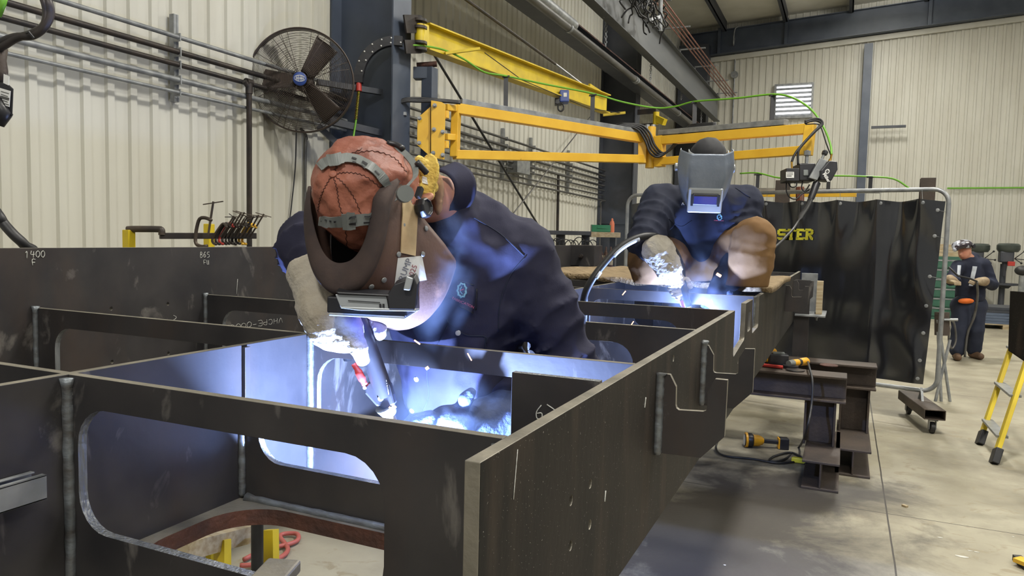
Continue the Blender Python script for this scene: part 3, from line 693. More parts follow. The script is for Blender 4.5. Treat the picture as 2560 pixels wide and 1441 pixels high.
gh = [cm(1022, 113, 6.8), cm(1060, 115, 6.9), cm(1110, 125, 7.1), cm(1160, 148, 7.2), cm(1210, 180, 7.35), cm(1265, 190, 7.46), cm(1360, 210, 7.7), cm(1482, 234, 7.96), cm(1560, 256, 8.1), cm(1640, 270, 8.2), cm(1690, 266, 8.1), cm(1737, 254, 7.93), cm(1840, 246, 7.5), cm(1933, 236, 7.18), cm(1985, 246, 7.0), cm(2030, 276, 6.85), cm(2060, 320, 6.75), cm(2076, 362, 6.7), cm(2079, 388, 6.65)]
tag(MB().tube(bez(gh, 5), .010, 8).build('boom_hose', M['green'], smooth=True), 'long green hose strung over the posts of the boom', 'hose')
t = thing('boom_cables', 'loop of black cables sagging at the boom hinge', 'cable', cm(1650, 400, D2))
for k in range(4):
    dx, dy = k*4, -k*3
    MB().tube(bez([cm(1540 + dx, 312 - k, D2 - .15), cm(1590 + dx, 322 + dy, D2 - .15), cm(1612 + dx, 350 + dy*2, D2 - .15), cm(1626 + dx, 383 + dy*2, D2 - .16), cm(1648 + dx, 392 + dy, D2 - .15), cm(1678 + dx, 370 + dy, D2 - .2), cm(1705 + dx, 330 + dy, D2 - .3), cm(1735, 318 - k*2, D2 - .4), cm(1790, 314 - k*2, 7.75)], 6), .013, 7).build('cable', M['black'], t, smooth=True)

# ---- yellow jib crane above the boom
jib = thing('jib_crane', 'yellow I-beam jib crane high on the near column', 'jib crane', cm(1045, 90, 6.95))
j0, j1 = cm(1062, 92, 6.97), cm(1516, 261, 10.1)
hbeam(MB(), j0, j1, .25, .13, .01, .014).build('beam', M['yellow2'], jib)
jm = MB(); jm.tube([cm(1050, 62, 6.9), cm(1050, 112, 6.9)], .05, 14)
jm.bar(cm(1050, 88, 6.9), j0, .10, .2); jm.build('pivot_tube', M['yellow2'], jib, smooth='auto')
for y in (52, 70, 108, 124):
    MB().lathe([(.075, -.012), (.075, .012)], cm(1048, y, 6.9), (0, 0, 1), n=18).build('pivot_flange', M['pipe_black'], jib, smooth='auto')
MB().bar(cm(1050, 60, 6.9), cm(1012, 60, 6.75), .02, .16).bar(cm(1050, 117, 6.9), cm(1012, 117, 6.75), .02, .12).tube([cm(1048, 40, 6.9), cm(1048, 128, 6.9)], .03, 10).build('pivot_bracket', M['pipe_black'], jib)
MB().bar(cm(1112, 134, 7.1), cm(1198, 122, 7.25), .05, .025).build('stop_bar', M['yellow2'], jib)
MB().bar(cm(1508, 288, 9.9), cm(1563, 282, 9.9), .05, .03).build('stop_bar', M['yellow2'], jib)
MB().tube([cm(1150, -12, 7.0), cm(1388, 160, 9.3)], .017, 8).build('tie_rod', M['pipe_black'], jib)
MB().tube([cm(1388, 160, 9.3), cm(1472, 224, 9.75)], .014, 8).build('turnbuckle', M['strut'], jib)
MB().bar(cm(1472, 224, 9.75), cm(1500, 242, 10.0), .03, .16).build('tie_lug', M['yellow2'], jib)
MB().tube([cm(1212, 132, 7.35), cm(1305, 200, 8.2), cm(1400, 240, 8.9)], .005, 5).tube([cm(1425, 252, 9.2), cm(1475, 272, 9.6), cm(1556, 283, 9.9)], .005, 5).build('cable', M['black'], jib)
hc = cm(1410, 243, 9.05)
t = thing('chain_hoist', 'small blue electric hoist hanging under the yellow jib beam', 'hoist', hc)
MB().obox(hc, camvec(.058, 0, 0), camvec(0, .075, 0), camvec(0, 0, .07)).build('motor', M['blue'], t, bevel=.015)
MB().obox(hc + camvec(-.07, -.06, 0), camvec(.045, 0, 0), camvec(0, .04, 0), camvec(0, 0, .05)).build('trolley', M['blackpl'], t, bevel=.008)
MB().obox(hc + camvec(.01, .01, .072), camvec(.02, 0, 0), camvec(0, .025, 0), camvec(0, 0, .002)).build('data_plate', M['white'], t)
hk = cm(1402, 268, 9.0)
MB().tube([hk + camvec(.035*math.cos(a), .05*math.sin(a), 0) for a in [2*PI*i/14 for i in range(14)]], .011, 6, closed=True).tube([hc + camvec(-.03, -.06, 0), hk + camvec(0, .05, 0)], .014, 6).build('hook', M['black'], t, smooth=True)

# ---- crane runway, conductor bars, pipe and channel under it
rx = -3.3
rw = MB(); hbeam(rw, (rx - .08, 5.9, 5.16), (rx - .08, 20.8, 5.16), .62, .16, .012, .018)
M['beamgrey'] = mat('grey_painted_beam', srgb(84, 87, 90), .5, 0, srgb(104, 106, 106), 2.5, 6, stretch=(1, .2, 1))
o = rw.build('runway_beam', M['beamgrey']); tag(o, 'heavy dark crane runway beam high along the left wall', 'crane beam')
o = MB().box((-3.88, 6.2, 4.43), (-3.84, 20.8, 4.64)).box((-3.84, 6.2, 4.43), (-3.62, 20.8, 4.45)).box((-3.84, 6.2, 4.62), (-3.62, 20.8, 4.64)).build('channel_beam', M['beamdark']); tag(o, 'dark channel beam under the crane runway behind the pipe', 'beam')
two_tone(o, M['rust'], lambda n, c: n.x > .9 and c.z > 4.6)
z_ = at(1594, 204, 'x', -3.55).z
t = thing('overhead_pipe', 'grey steel pipe hung along the channel beam, with clamps', 'pipe', (-3.55, 7, z_))
MB().tube([(-3.55, 6.3, z_), (-3.55, 20.6, z_)], .055, 14).build('pipe', M['pipe_grey'], t, smooth='auto')
for px_ in (1422, 1586, 1590, 1695):
    yy = at(px_, at(0, 0, 'z', 0).x*0 + 80 + (px_ - 1428)*.78, 'x', -3.55).y
    MB().lathe([(.064, -.03), (.064, .03)], (-3.55, yy, z_), (0, 1, 0), n=14).build('clamp', M['strut'], t, smooth='auto')
MB().tube([(-3.55, 6.3, z_ + .08), (-3.55, 9.7, z_ + .08)], .075, 14).build('sleeve', M['strut'], t, smooth='auto')
M['copper'] = mat('copper_conductor', srgb(150, 92, 72), .4, .5, srgb(110, 70, 58), 4, 4)
for k in range(4):
    x_, z__ = -3.16 + .075*k, 5.72 + 0.0*k
    m_ = 'copper'
    tb('conductor_bar', [(x_, 7.5, 5.55), (x_, 20.9, 5.55)], .014, m_, 'thin copper conductor bar beside the crane runway beam', 'conductor bar', 'copper conductor bars along the crane runway', n=6)
for k in range(8):
    yy = 9.2 + k*1.65
    t_ = tag(MB().box((-3.4, yy - .02, 5.585), (-2.86, yy + .02, 5.61)).box((-3.4, yy - .02, 5.47), (-3.37, yy + .02, 5.6)).build('bar_bracket', M['strut']), 'small steel hanger across the copper conductor bars', 'bracket', 'hangers of the copper conductor bars')
# festoon of cables and the collector head where the bars meet the crane
fc0 = at(1620, 38, 'x', -3.05)
t = thing('collector_head', 'black bunched collector cables at the crane conductor bars', 'cable bundle', fc0)
rnd = random.Random(4); cb = MB()
for k in range(26):
    a = fc0 + Vector((rnd.uniform(-.12, .18), rnd.uniform(-1.3, .5), rnd.uniform(.05, .35))); q = [a]
    for j in range(5): q.append(q[-1] + Vector((rnd.uniform(-.08, .08), rnd.uniform(-.08, .12), -rnd.uniform(.03, .12))))
    cb.tube(bez(q, 3), .013, 5)
cb.build('cables', M['black'], t, smooth=True)
pp = [at(1652, -10, 'x', -2.95), at(1650, 78, 'x', -2.95)]
MB().tube(pp, .035, 8).bar(at(1620, 50, 'x', -3.0), at(1655, 40, 'x', -2.95), .05, .05).build('pickup_arm', M['strut'], t)
for (xa, ya, xb, yb) in ((1516, 42, 1516, 118), (1628, 146, 1627, 205), (1704, 220, 1703, 250), (1754, 268, 1753, 310)):
    pa = at(xa, ya, 'x', -3.5); pb = at(xb, yb, 'x', -3.5); pb = Vector((pa.x, pa.y, pb.z)); mb = MB(); n_ = 11
    for i in range(n_):
        c = pa.lerp(pb, (i + .5)/n_); h = (pa.z - pb.z)/n_*.68; ax = Vector((1, 0, 0)) if i % 2 else Vector((0, 1, 0))
        mb.tube([c + ax*.018*math.cos(a) + Vector((0, 0, h*math.sin(a))) for a in [2*PI*j/8 for j in range(8)]], .006, 4, closed=True)
    tag(mb.build('hanger_chain', M['strut'], smooth=True), 'short link chain hanging from the crane runway beam', 'chain', 'hanger chains under the crane runway')
# small second jib bracket on the far column
q = at(1640, 296, 'y', 14.3)
t = thing('jib_bracket', 'small yellow jib pivot on the far dark column', 'jib bracket', q)
MB().tube([q + Vector((0, 0, .12)), q - Vector((0, 0, .12))], .06, 10).bar(q, at(1662, 306, 'y', 14.2), .1, .12).build('pivot', M['yellow2'], t)
MB().bar(q + Vector((0, 0, .14)), (-3.865, 14.35, q.z + .14), .04, .1).bar(q - Vector((0, 0, .14)), (-3.865, 14.35, q.z - .14), .04, .1).build('arm', M['pipe_black'], t)

# ---- back wall: louvre, conduit, hose
p0, p1 = at(1942, 217, 'y', 21.44), at(2026, 290, 'y', 21.44)
t = thing('wall_louvre', 'square metal louvre with daylight between its slats', 'louvre', ((p0.x + p1.x)/2, 21.44, p1.z))
mb = MB(); fwd = 21.36
for a, b in (((p0.x - .05, fwd, p1.z - .05), (p1.x + .05, 21.47, p1.z)), ((p0.x - .05, fwd, p0.z), (p1.x + .05, 21.47, p0.z + .05)), ((p0.x - .05, fwd, p1.z), (p0.x, 21.47, p0.z)), ((p1.x, fwd, p1.z), (p1.x + .05, 21.47, p0.z))): mb.box(a, b)
mb.build('frame', M['strut'], t)
mb = MB(); n_ = 7; hh = (p0.z - p1.z)/n_
for i in range(n_):
    z = p1.z + hh*i; mb.add([(p0.x, fwd + .01, z + .005), (p1.x, fwd + .01, z + .005), (p1.x, 21.45, z + hh*.62), (p0.x, 21.45, z + hh*.62), (p0.x, fwd + .014, z), (p1.x, fwd + .014, z), (p1.x, 21.454, z + hh*.62 - .006), (p0.x, 21.454, z + hh*.62 - .006)], [(0,1,2,3),(7,6,5,4),(0,4,5,1),(1,5,6,2),(2,6,7,3),(3,7,4,0)])
mb.build('slats', M['strut'], t)
M['daylight'] = mat('daylight_outside', (1, .98, .95, 1), 1)
b = M['daylight'].node_tree.nodes['Principled BSDF']; b.inputs['Emission Color'].default_value = (.95, .97, 1, 1); b.inputs['Emission Strength'].default_value = 1.6
MB().box((p0.x, 21.462, p1.z), (p1.x, 21.47, p0.z)).build('opening', M['daylight'], t)
pa = at(1838, 82, 'y', 21.42); pm = at(1836, 187, 'y', 21.42)
t = thing('conduit_drop', 'thin white conduit with round box on the back wall', 'conduit', (pm.x, 21.42, pm.z))
MB().tube(bez([(pa.x + .12, 21.15, pa.z + .1), (pa.x + .02, 21.16, pa.z), (pa.x, 21.2, pa.z - .4), (pm.x, 21.42, pm.z + .5), (pm.x, 21.42, 0)], 6), .02, 6).build('conduit', M['strut'], t, smooth=True)
MB().lathe([(.10, 0), (.10, .06)], (pm.x, 21.44, pm.z), (0, -1, 0), n=14).build('box', M['strut'], t)
tb('hose_line', [at(2368, 471, 'y', 21.4), (9, 21.4, 3.07)], .022, 'green', 'green hose line running level along the back wall', 'hose', n=6)
p = at(2180, 320, 'y', 21.25); q = at(2264, 320, 'y', 21.25)
tag(MB().box((p.x - .02, 21.13, p.z - .03), (q.x, 21.206, p.z + .03)).build('strut_bracket', M['beamdark']), 'short grey strut arm fixed on the back wall post', 'bracket')
# row of boom gear far down the hall: second boom rail with posts, two rusty stanchions
t = thing('swing_boom', 'yellow and grey boom rail behind the welding screen', 'swing boom', cm(2000, 480, 10.5))
MB().bar(cm(1700, 487, 11.5), cm(2140, 486, 10.0), .08, .07).build('arm', M['yellow'], t)
MB().bar(cm(1700, 474, 11.5), cm(2200, 478, 10.0), .08, .06).build('wireway', M['strut'], t)
_pb = cm(1800, 487, 11.0); MB().box((_pb.x - .06, _pb.y - .06, 0), (_pb.x + .06, _pb.y + .06, _pb.z)).build('post', M['rustbar'], t)
for x0_, y0_, y1_, d in ((1895, 437, 475, 10.9), (2072, 440, 478, 10.3), (2177, 443, 478, 10.0)):
    MB().bar(cm(x0_, y0_, d), cm(x0_ - 2, y1_, d), .05, .012, up=camvec(0, 0, 1)).bar(cm(x0_ - 9, y0_, d), cm(x0_ + 9, y0_, d), .04, .02).build('hose_post', M['blackpl'], t)
MB().tube(bez([cm(1850, 434, 11.1), cm(1895, 433, 10.9), cm(1960, 446, 10.6), cm(2072, 440, 10.3), cm(2177, 442, 10.0), cm(2235, 448, 9.9), cm(2275, 472, 9.8)], 6), .012, 6).build('hose', M['green'], t, smooth=True)
for px_, yt, yb, d, lb in ((1958, 452, 500, 9.4, 'rusty steel post behind the screen below the wire feeder'), (2320, 446, 500, 9.4, 'rusty steel post behind the right end of the screen')):
    top = cm(px_, yt, d); tag(hbeam(MB(), (top.x, top.y, 0), (top.x, top.y, top.z), .16, .17, up=(0, 1, 0)).build('steel_post', M['rustbar']), lb, 'post')
tb('gas_bottle', [cm(2000, 505, 9.3), cm(2000, 468, 9.3)], .05, 'copper', 'brown bottle tops showing over the welding screen', 'bottle', n=8)
# ================================================================ WIRE FEEDER AT THE BOOM END
fd = 6.75
f0 = cm(2015, 430, fd)
feed = thing('wire_feeder', 'black wire feeder hanging from the boom end by the screen', 'wire feeder', f0)
def cbox(mb, x0_, y0_, x1_, y1_, d, th):
    c = (cm(x0_, y0_, d) + cm(x1_, y1_, d))/2; s = d/FPX/2
    return mb.obox(c, camvec((x1_ - x0_)*s, 0, 0), camvec(0, (y1_ - y0_)*s, 0), camvec(0, 0, th/2))
MB().tube([cm(2018, 376, fd), cm(2016, 412, fd)], .016, 10).lathe([(.032, -.02), (.032, .02)], cm(2018, 383, fd), n=6).build('hanger_rod', M['strut'], feed, smooth='auto')
cbox(MB(), 1958, 424, 1990, 456, fd - .1, .16).build('control_box', M['blackpl'], feed, bevel=.006)
lb = cbox(MB(), 1965, 430, 1985, 445, fd - .183, .003).build('label', M['white'], feed)
for k, (a, b_) in enumerate(((432, 433), (436, 437), (439.5, 441))): cbox(MB(), 1967, a, 1983 - 4*(k == 2), b_, fd - .186, .002).build('print_line', M['pipe_grey'], lb)
cbox(MB(), 1990, 412, 2030, 456, fd, .18).build('drive_body', M['blackpl'], feed, bevel=.012)
cbox(MB(), 2008, 425, 2020, 440, fd - .09, .02).build('cover', M['rubberband'], feed, bevel=.006)
# slanted silver plate and hexagonal spool housing with the maker's roundel
P = [cm(x, y, fd - .12) for x, y in ((2047, 397), (2065, 402), (2040, 452), (2020, 446))]
MB().prism(P, camvec(0, 0, .03)).build('drive_plate', M['strut'], feed, bevel=.004)
MB().tube([cm(2054, 399, fd - .12), cm(2060, 386, fd - .12)], .012, 8).build('tension_screw', M['strut'], feed, smooth='auto')
MB().lathe([(.02, 0), (.026, .01), (.026, .035), (.015, .045)], cm(2060, 388, fd - .12), camvec(.35, .93, 0), n=8).build('tension_knob', M['blackpl'], feed)
P = [cm(x, y, fd - .06) for x, y in ((2058, 408), (2078, 410), (2079, 430), (2064, 457), (2038, 454), (2038, 432))]
hs = MB().prism(P, camvec(0, 0, .13)).build('housing', M['blackpl'], feed, bevel=.008)
rc = cm(2068, 429, fd - .195); ux = camvec(.6, .8, 0); uy = camvec(-.8, .6, 0)
rd = MB().prism([rc + ux*.024*math.cos(a) + uy*.019*math.sin(a) for a in [2*PI*i/20 for i in range(20)]], camvec(0, 0, .002)).build('roundel', M['white'], feed)
for k in (-1, 0, 1): MB().obox(rc + uy*0 + ux*.009*k + camvec(0, 0, .003), ux*.0028, uy*.011, camvec(0, 0, .001)).build('logo_bar', M['blackpl'], rd)
text('Miller', rc - ux*.012 + camvec(.0, -.045, .001) , camvec(-.55, .83, 0)*-1, camvec(.83, .55, 0), .04, 'white', hs, off=.001)
for a, b_ in (((2076, 402), (2079, 386)), ((2070, 410), (2075, 398)), ((1980, 423), (1979, 405))):
    MB().tube([cm(*a, fd - .1), cm(*b_, fd - .1)], .009, 8).build('brass_fitting', M['brass'], feed, smooth='auto')
for path in ([(1979, 406), (1985, 390), (1997, 372), (2030, 335), (2052, 312), (2046, 303), (2030, 302), (2012, 308)], [(1995, 412), (1995, 385), (2002, 368), (2035, 332), (2056, 311), (2048, 298), (2030, 298), (2012, 304)], [(2077, 388), (2066, 360), (2052, 318), (2040, 310), (2014, 311)], [(1966, 456), (1966, 478), (1975, 494), (1990, 498), (2005, 485), (2024, 474)], [(1970, 456), (1978, 468), (1990, 466), (1992, 452)], [(2000, 446), (2006, 455), (2004, 470), (2012, 478), (2024, 462)]):
    MB().tube(bez([cm(x, y, fd - .05) for x, y in path], 5), .011 if len(path) > 5 and path[0][1] < 420 else .006, 7).build('cable', M['black'], feed, smooth=True)
g0, g1 = cm(2042, 458, fd - .1), cm(2026, 500, fd - .15)
MB().tube([g0, g0.lerp(g1, .9), g1], [.034, .028, .022], 12).build('gun_handle', M['blackpl'], feed, smooth='auto')
gl = [cm(2026, 500, fd - .15), cm(2016, 520, fd - .25), cm(2003, 540, fd - .4), cm(1985, 570, 6.1), cm(1965, 592, 5.9), cm(1945, 612, 5.7), cm(1900, 650, 5.2), cm(1850, 690, 4.7)]
sp = bez(gl, 6); rs = [.022 if i < 14 else .011 for i in range(len(sp))]
for i in range(14): rs[i] = .026 if i % 2 else .021
tag(MB().tube(sp, rs, 8).build('gun_cable', M['black'], smooth=True), 'black gun cable from feeder down behind the squatting welder', 'cable')

# ================================================================ BLACK WELDING SCREEN
SL, SR = Vector((-2.3, 8.25, 0)), Vector((.80, 7.47, 0))
sd = (SR - SL).normalized(); sn = Vector((sd.y, -sd.x, 0))     # towards the viewer
ST, SB = 2.10, .30
scr = thing('welding_screen', 'black vinyl welding curtain laced in a wheeled pipe frame', 'welding screen', (SL + SR)/2)
L = (SR - SL).length
def sp_(u, z, o=0): return SL + sd*u + sn*o + Vector((0, 0, z))
rr = .12; pts = []
for (cu_, cz_, s) in ((L - rr, ST - rr, 0), (rr, ST - rr, 1), (rr, SB + rr, 2), (L - rr, SB + rr, 3)):
    for k in range(7):
        a = PI/2*(s + k/6); pts.append(sp_(cu_ + rr*math.cos(a), cz_ + rr*math.sin(a)))
MB().tube(pts, .02, 10, closed=True).build('frame', M['strut'], scr, smooth='auto')
M['vinyl'] = mat('black_vinyl', srgb(24, 25, 28), .15, 0, srgb(30, 31, 34), 3, 4, bump=.05, bscale=5, spec=.8, coat=.5)
mix_layer(M['vinyl'], noise_fac(M['vinyl'], 3, .56, .8, (3, 3, .5)), srgb(46, 46, 48))
grom = [.22 + i*.345 for i in range(9)]
def cur(u, v):
    # u along, v from top (0) down (1)
    x = .06 + u*(L - .085); zt = ST - .085
    near = min(abs(x - g_) for g_ in grom)
    sag = .020*min(1, (near/.17))**.8
    z = zt - sag*(1 - v)**2 - v*(zt - SB - .06)
    shrink = .05*v*u; x -= shrink*1.6
    o = .03 + .012*math.sin(x*7.3 + v*2.0)*v + .006*math.sin(x*15 + 1 + v*5)
    fold = math.exp(-((v)/.20)**1.2)
    o += fold*.026*math.cos(2*PI*(x - grom[0])/.345) + .022*math.exp(-(near/(.03 + .10*v))**2)*math.exp(-v/.22)
    e = (1 - u)
    if e < .16: o += .034*math.sin(e/.16*PI*2)*(1 - .5*v) + .012*math.sin(v*14 + e*40)*(1 - e/.16)
    o += .012*math.exp(-((v - 1)/.06)**2)*math.cos(x*11)
    return sp_(x, z, o)
MB().grid(cur, 190, 90).build('curtain', M['vinyl'], scr, smooth=True)
for g_ in grom:
    gp = cur((g_ - .06)/(L - .12), .018)
    MB().lathe([(.016, 0), (.016, .004), (.008, .006)], gp, sn, n=12).build('grommet', M['strut'], scr)
    MB().tube([gp, sp_(g_, ST + .02)], .002, 4).build('tie', M['strut'], scr)
for v in (.05, .19, .41, .57, .72, .87, .97):
    gp = cur(.985, v); MB().lathe([(.016, 0), (.016, .004), (.008, .006)], gp + sn*.004, sn, n=12).build('grommet', M['strut'], scr)
    if v < .6: MB().tube([gp, sp_(L, gp.z - .02)], .002, 4).build('tie', M['strut'], scr)
for u in (.30, .62, .86): 
    gp = cur(u, .985); MB().lathe([(.016, 0), (.016, .004), (.008, .006)], gp + sn*.004, sn, n=12).build('grommet', M['strut'], scr)
    MB().tube([gp, sp_(u*L - .1, SB)], .002, 4).build('tie', M['strut'], scr)
M['lemon'] = mat('lemon_print', srgb(214, 206, 58), .5)
def on_screen(px, py):
    d = Vector(ray(px, py)); o_ = Vector((0, 0, CAMZ)); q_ = SL + sn*.058; t_ = (q_ - o_).dot(sn)/d.dot(sn); return o_ + d*t_
ta = on_screen(1985, 584); upz = Vector((0, 0, 1))
# slab lettering STER drawn as strokes
def slab(ch, w_, h):
    s = .30*w_; q = .17*h
    return {'S': [[(0,h),(w_,h),(w_,h-q)],[(0,h),(0,h*.5)],[(0,h*.5),(w_,h*.5)],[(w_,h*.5),(w_,0)],[(w_,0),(0,0),(0,q)]],
            'T': [[(0,h),(w_,h)],[(0,h),(0,h-q)],[(w_,h),(w_,h-q)],[(w_/2,h),(w_/2,0)],[(w_*.25,0),(w_*.75,0)]],
            'E': [[(-.06*w_,h),(w_,h),(w_,h-q)],[(.18*w_,h),(.18*w_,0)],[(.18*w_,h*.5),(w_*.7,h*.5)],[(-.06*w_,0),(w_,0),(w_,q)]],
            'R': [[(-.06*w_,h),(w_*.75,h),(w_*.95,h*.78),(w_*.75,h*.5),(.18*w_,h*.5)],[(.18*w_,h),(.18*w_,0)],[(-.06*w_,0),(.38*w_,0)],[(w_*.5,h*.5),(w_*.85,0)],[(w_*.75,0),(w_*1.05,0)]]}[ch]
mb = MB(); H_ = .085; W_ = .068
for i, ch in enumerate('STER'):
    x0_ = on_screen(1946 + i*22.5, 597)
    for st in slab(ch, W_, H_):
        for (a, b_) in zip(st[:-1], st[1:]):
            mb.bar(x0_ + sd*a[0] + upz*a[1], x0_ + sd*b_[0] + upz*b_[1], .024, .004, up=sn)
mb.build('lettering', M['lemon'], scr)
MB().box((0, 0, 0), (.09, .003, .035)).build('maker_tag', M['white'], scr).matrix_world = Matrix.Translation(on_screen(2296, 936)) @ Matrix.Rotation(math.atan2(sd.y, sd.x), 4, 'Z')
# right foot: steel channel on two castors; left foot the same
def foot(u):
    t_ = sp_(u, 0)
    f = MB(); c = t_ + Vector((0, 0, .17))
    y_ = Vector((-.18, 1, 0)).normalized(); x_ = Vector((1, .18, 0)).normalized()
    a, b_ = c - y_*.42, c + y_*.42
    th = .006; hw, hh_ = .08, .04
    for s1, s2, u1, u2 in ((0, hh_, hw, th/2), (0, -hh_, hw, th/2), (hw, 0, th/2, hh_), (-hw, 0, th/2, hh_)):
        f.obox((a + b_)/2 + x_*s1 + Vector((0, 0, s2)), (b_ - a)/2, x_*u1, Vector((0, 0, u2)))
    fo = f.build('foot', M['rustbar'], scr)
    for e in (-1, 1):
        w_ = c + y_*.36*e
        cs = MB(); ck = Vector((w_.x, w_.y, .05)); cs.obox(w_ + Vector((0, 0, -.05)), x_*.035, y_*.035, (0, 0, .008))
        cs.obox(w_ + Vector((0, 0, -.09)) + x_*.026, x_*.003, y_*.02, (0, 0, .045)).obox(w_ + Vector((0, 0, -.09)) - x_*.026, x_*.003, y_*.02, (0, 0, .045))
        co = cs.build('castor', M['strut'], scr)
        MB().lathe([(.03, -.018), (.05, -.014), (.05, .014), (.03, .018)], ck, x_, n=18).build('wheel', M['black'], co, smooth='auto')
    MB().bar(c + Vector((0, 0, .03)) - y_*.06, sp_(u, SB + .02), .02, .02, up=(1, 0, 0)).bar(c + Vector((0, 0, .03)) + y_*.06, sp_(u, SB + .02), .02, .02, up=(1, 0, 0)).build('upright', M['strut'], scr)
foot(L - .12); foot(.3)
tp = sp_(L - .05, .36)
# tripod pipe stand and plate behind the screen edge
t = thing('pipe_stand', 'crossed steel pipe stand behind the right edge of the screen', 'pipe stand', (1.0, 8.4, 0))
for a, b_ in (((2345, 975), (2375, 850)), ((2372, 985), (2345, 800)), ((2345, 830), (2352, 985))):
    pa_, pb_ = cm(*a, 7.6), cm(*b_, 7.6); 
    pa_, pb_ = (pa_, pb_) if pa_.z < pb_.z else (pb_, pa_); pa_ = pb_.lerp(pa_, pb_.z/(pb_.z - pa_.z))
    MB().tube([pa_, pb_], .015, 8).build('leg', M['strut'], t, smooth='auto')
MB().obox(cm(2355, 810, 7.6), camvec(.05, 0, 0), camvec(0, .12, 0), camvec(0, 0, .05)).build('head', M['rustbar'], t)
MB().tube([cm(2360, 800, 7.55), cm(2395, 800, 7.5)], .014, 8).build('screw', M['strut'], t, smooth='auto')

# ================================================================ FLOOR TOOLS
M['dyel'] = mat('amber_tool_plastic', srgb(222, 160, 30), .4)
def fl(px, py, z=0.0): return at(px, py, 'z', z)
a, b_ = fl(1872, 1118), fl(1942, 1122)
wl = thing('work_light', 'yellow and black cordless work light lying on floor', 'work light', a)
ax = (b_ - a).normalized(); z1 = Vector((0, 0, 1)); c = a + z1*.055
MB().lathe([(.001, -.035), (.045, -.034), (.054, -.02), (.056, .02), (.045, .03)], c, ax, n=20).build('lamp_head', M['blackpl'], wl, smooth='auto')
MB().lathe([(.001, -.0355), (.043, -.036), (.044, -.037), (.001, -.038)], c, ax, n=20).build('lens', M['white'], wl, smooth='auto')
MB().lathe([(.056, -.03), (.059, -.028), (.059, -.015), (.056, -.012)], c, ax, n=20).lathe([(.046, .03), (.044, .07), (.03, .10), (.02, .11)], c, ax, n=16).build('body', M['dyel'], wl, smooth='auto')
MB().bar(c + ax*.10, c + ax*.23 - z1*.005, .03, .032).build('handle', M['blackpl'], wl, bevel=.008)
MB().obox(c + ax*.26 - z1*.012, ax*.035, z1*.045, ax.cross(z1)*.036).build('battery', M['blackpl'], wl, bevel=.008)
MB().obox(c + ax*.225 - z1*.01, ax*.008, z1*.04, ax.cross(z1)*.03).build('trim', M['dyel'], wl)
zt_ = .701
t = thing('angle_grinder', 'yellow angle grinder on beam stand with its cable hanging down', 'angle grinder', fl(2005, 915, zt_))
gp = fl(1998, 918, zt_) + z1*.035; gx = (fl(2020, 912, zt_) - fl(1975, 918, zt_)).normalized()
MB().lathe([(.02, -.08), (.026, -.07), (.025, -.03), (.024, 0), (.029, .03), (.030, .08), (.022, .095)], gp, gx, n=14).build('body', M['dyel'], t, smooth='auto')
MB().lathe([(.022, -.13), (.026, -.08), (.022, -.07)], gp, gx, n=12).build('gear_head', M['rubberband'], t, smooth='auto')
MB().lathe([(.0255, -.02), (.0255, .015)], gp, gx, n=12).build('grip', M['blackpl'], t)
MB().lathe([(.001, 0), (.055, .0), (.055, .02), (.001, .02)], gp - gx*.105 - z1*.034, z1, n=20).build('guard', M['blackpl'], t, smooth='auto')
cpath = [gp + gx*.1, cm(2024, 922, 5.05), cm(2031, 955, 4.93), cm(2029, 1010, 4.90), cm(2016, 1078, 4.85)]
cp2 = [Vector((p_.x, p_.y, p_.z)) for p_ in cpath] + [fl(1998, 1118, .012), fl(1960, 1150, .012), fl(1925, 1153, .012), fl(1935, 1142, .012), fl(1975, 1132, .012), fl(2008, 1145, .012)]
MB().tube(bez(cp2, 6), .008, 8).build('cable', M['black'], t, smooth=True)
t = thing('cable_connector', 'black cable with yellow connector on floor by the beam stand', 'cable', fl(1998, 1158))
MB().obox(fl(1998, 1158) + z1*.02, (fl(2012, 1160) - fl(1985, 1156)).normalized()*.05, z1*.018, (.005, .02, 0)).build('connector', M['lemon'], t, bevel=.006)
MB().tube(bez([fl(2012, 1161, .012), fl(2040, 1150, .012)], 4), .008, 6).tube(bez([fl(1985, 1156, .012), fl(1940, 1158, .012), fl(1880, 1148, .012), fl(1810, 1140, .012), fl(1790, 1120, .012), fl(1802, 1085, .012)], 6), .008, 6).build('cable', M['black'], t, smooth=True)
bpz = fl(1945, 915, zt_)
t = thing('tool_battery', 'black tool battery block on the beam stand', 'battery', bpz)
MB().obox(bpz + z1*.045, (.065, .01, 0), (-.01, .045, 0), z1*.044).build('case', M['blackpl'], t, bevel=.008)
MB().obox(bpz + z1*.093, (.04, .006, 0), (-.006, .03, 0), z1*.006).build('terminal', M['rubberband'], t)
t2 = fl(1922, 905, zt_)
tag(MB().obox(t2 + z1*.05, (.05, .008, 0), (-.008, .04, 0), z1*.05).build('cordless_drill', M['dyel'], bevel=.012), 'yellow cordless drill half hidden behind the side plate', 'drill')
tb('pry_bar', [fl(1895, 912, zt_ + .014), fl(1957, 919, zt_ + .014)], .013, 'red', 'red bar lying along the edge of the beam stand', 'bar', n=6)
for px_, py_, m_, lb_ in ((1988, 927, 'pipe_black', 'black grinding disc lying flat on the near beam'), (2072, 915, 'rust', 'rusty red disc lying flat on the rear beam')):
    tag(MB().lathe([(.012, 0), (.062, 0), (.064, .004), (.062, .008), (.012, .008)], fl(px_, py_, zt_), n=24).build('grinding_disc', M[m_], smooth='auto'), lb_, 'disc')
c = fl(2262, 1268); tag(MB().obox(c + z1*.006, (.012, -.01, 0), (.006, .008, 0), z1*.006).build('wood_chip', M['wood']), 'small wooden offcut alone on the concrete floor', 'wood chip')
M['litter'] = mat('white_spill', srgb(206, 204, 196), .8)
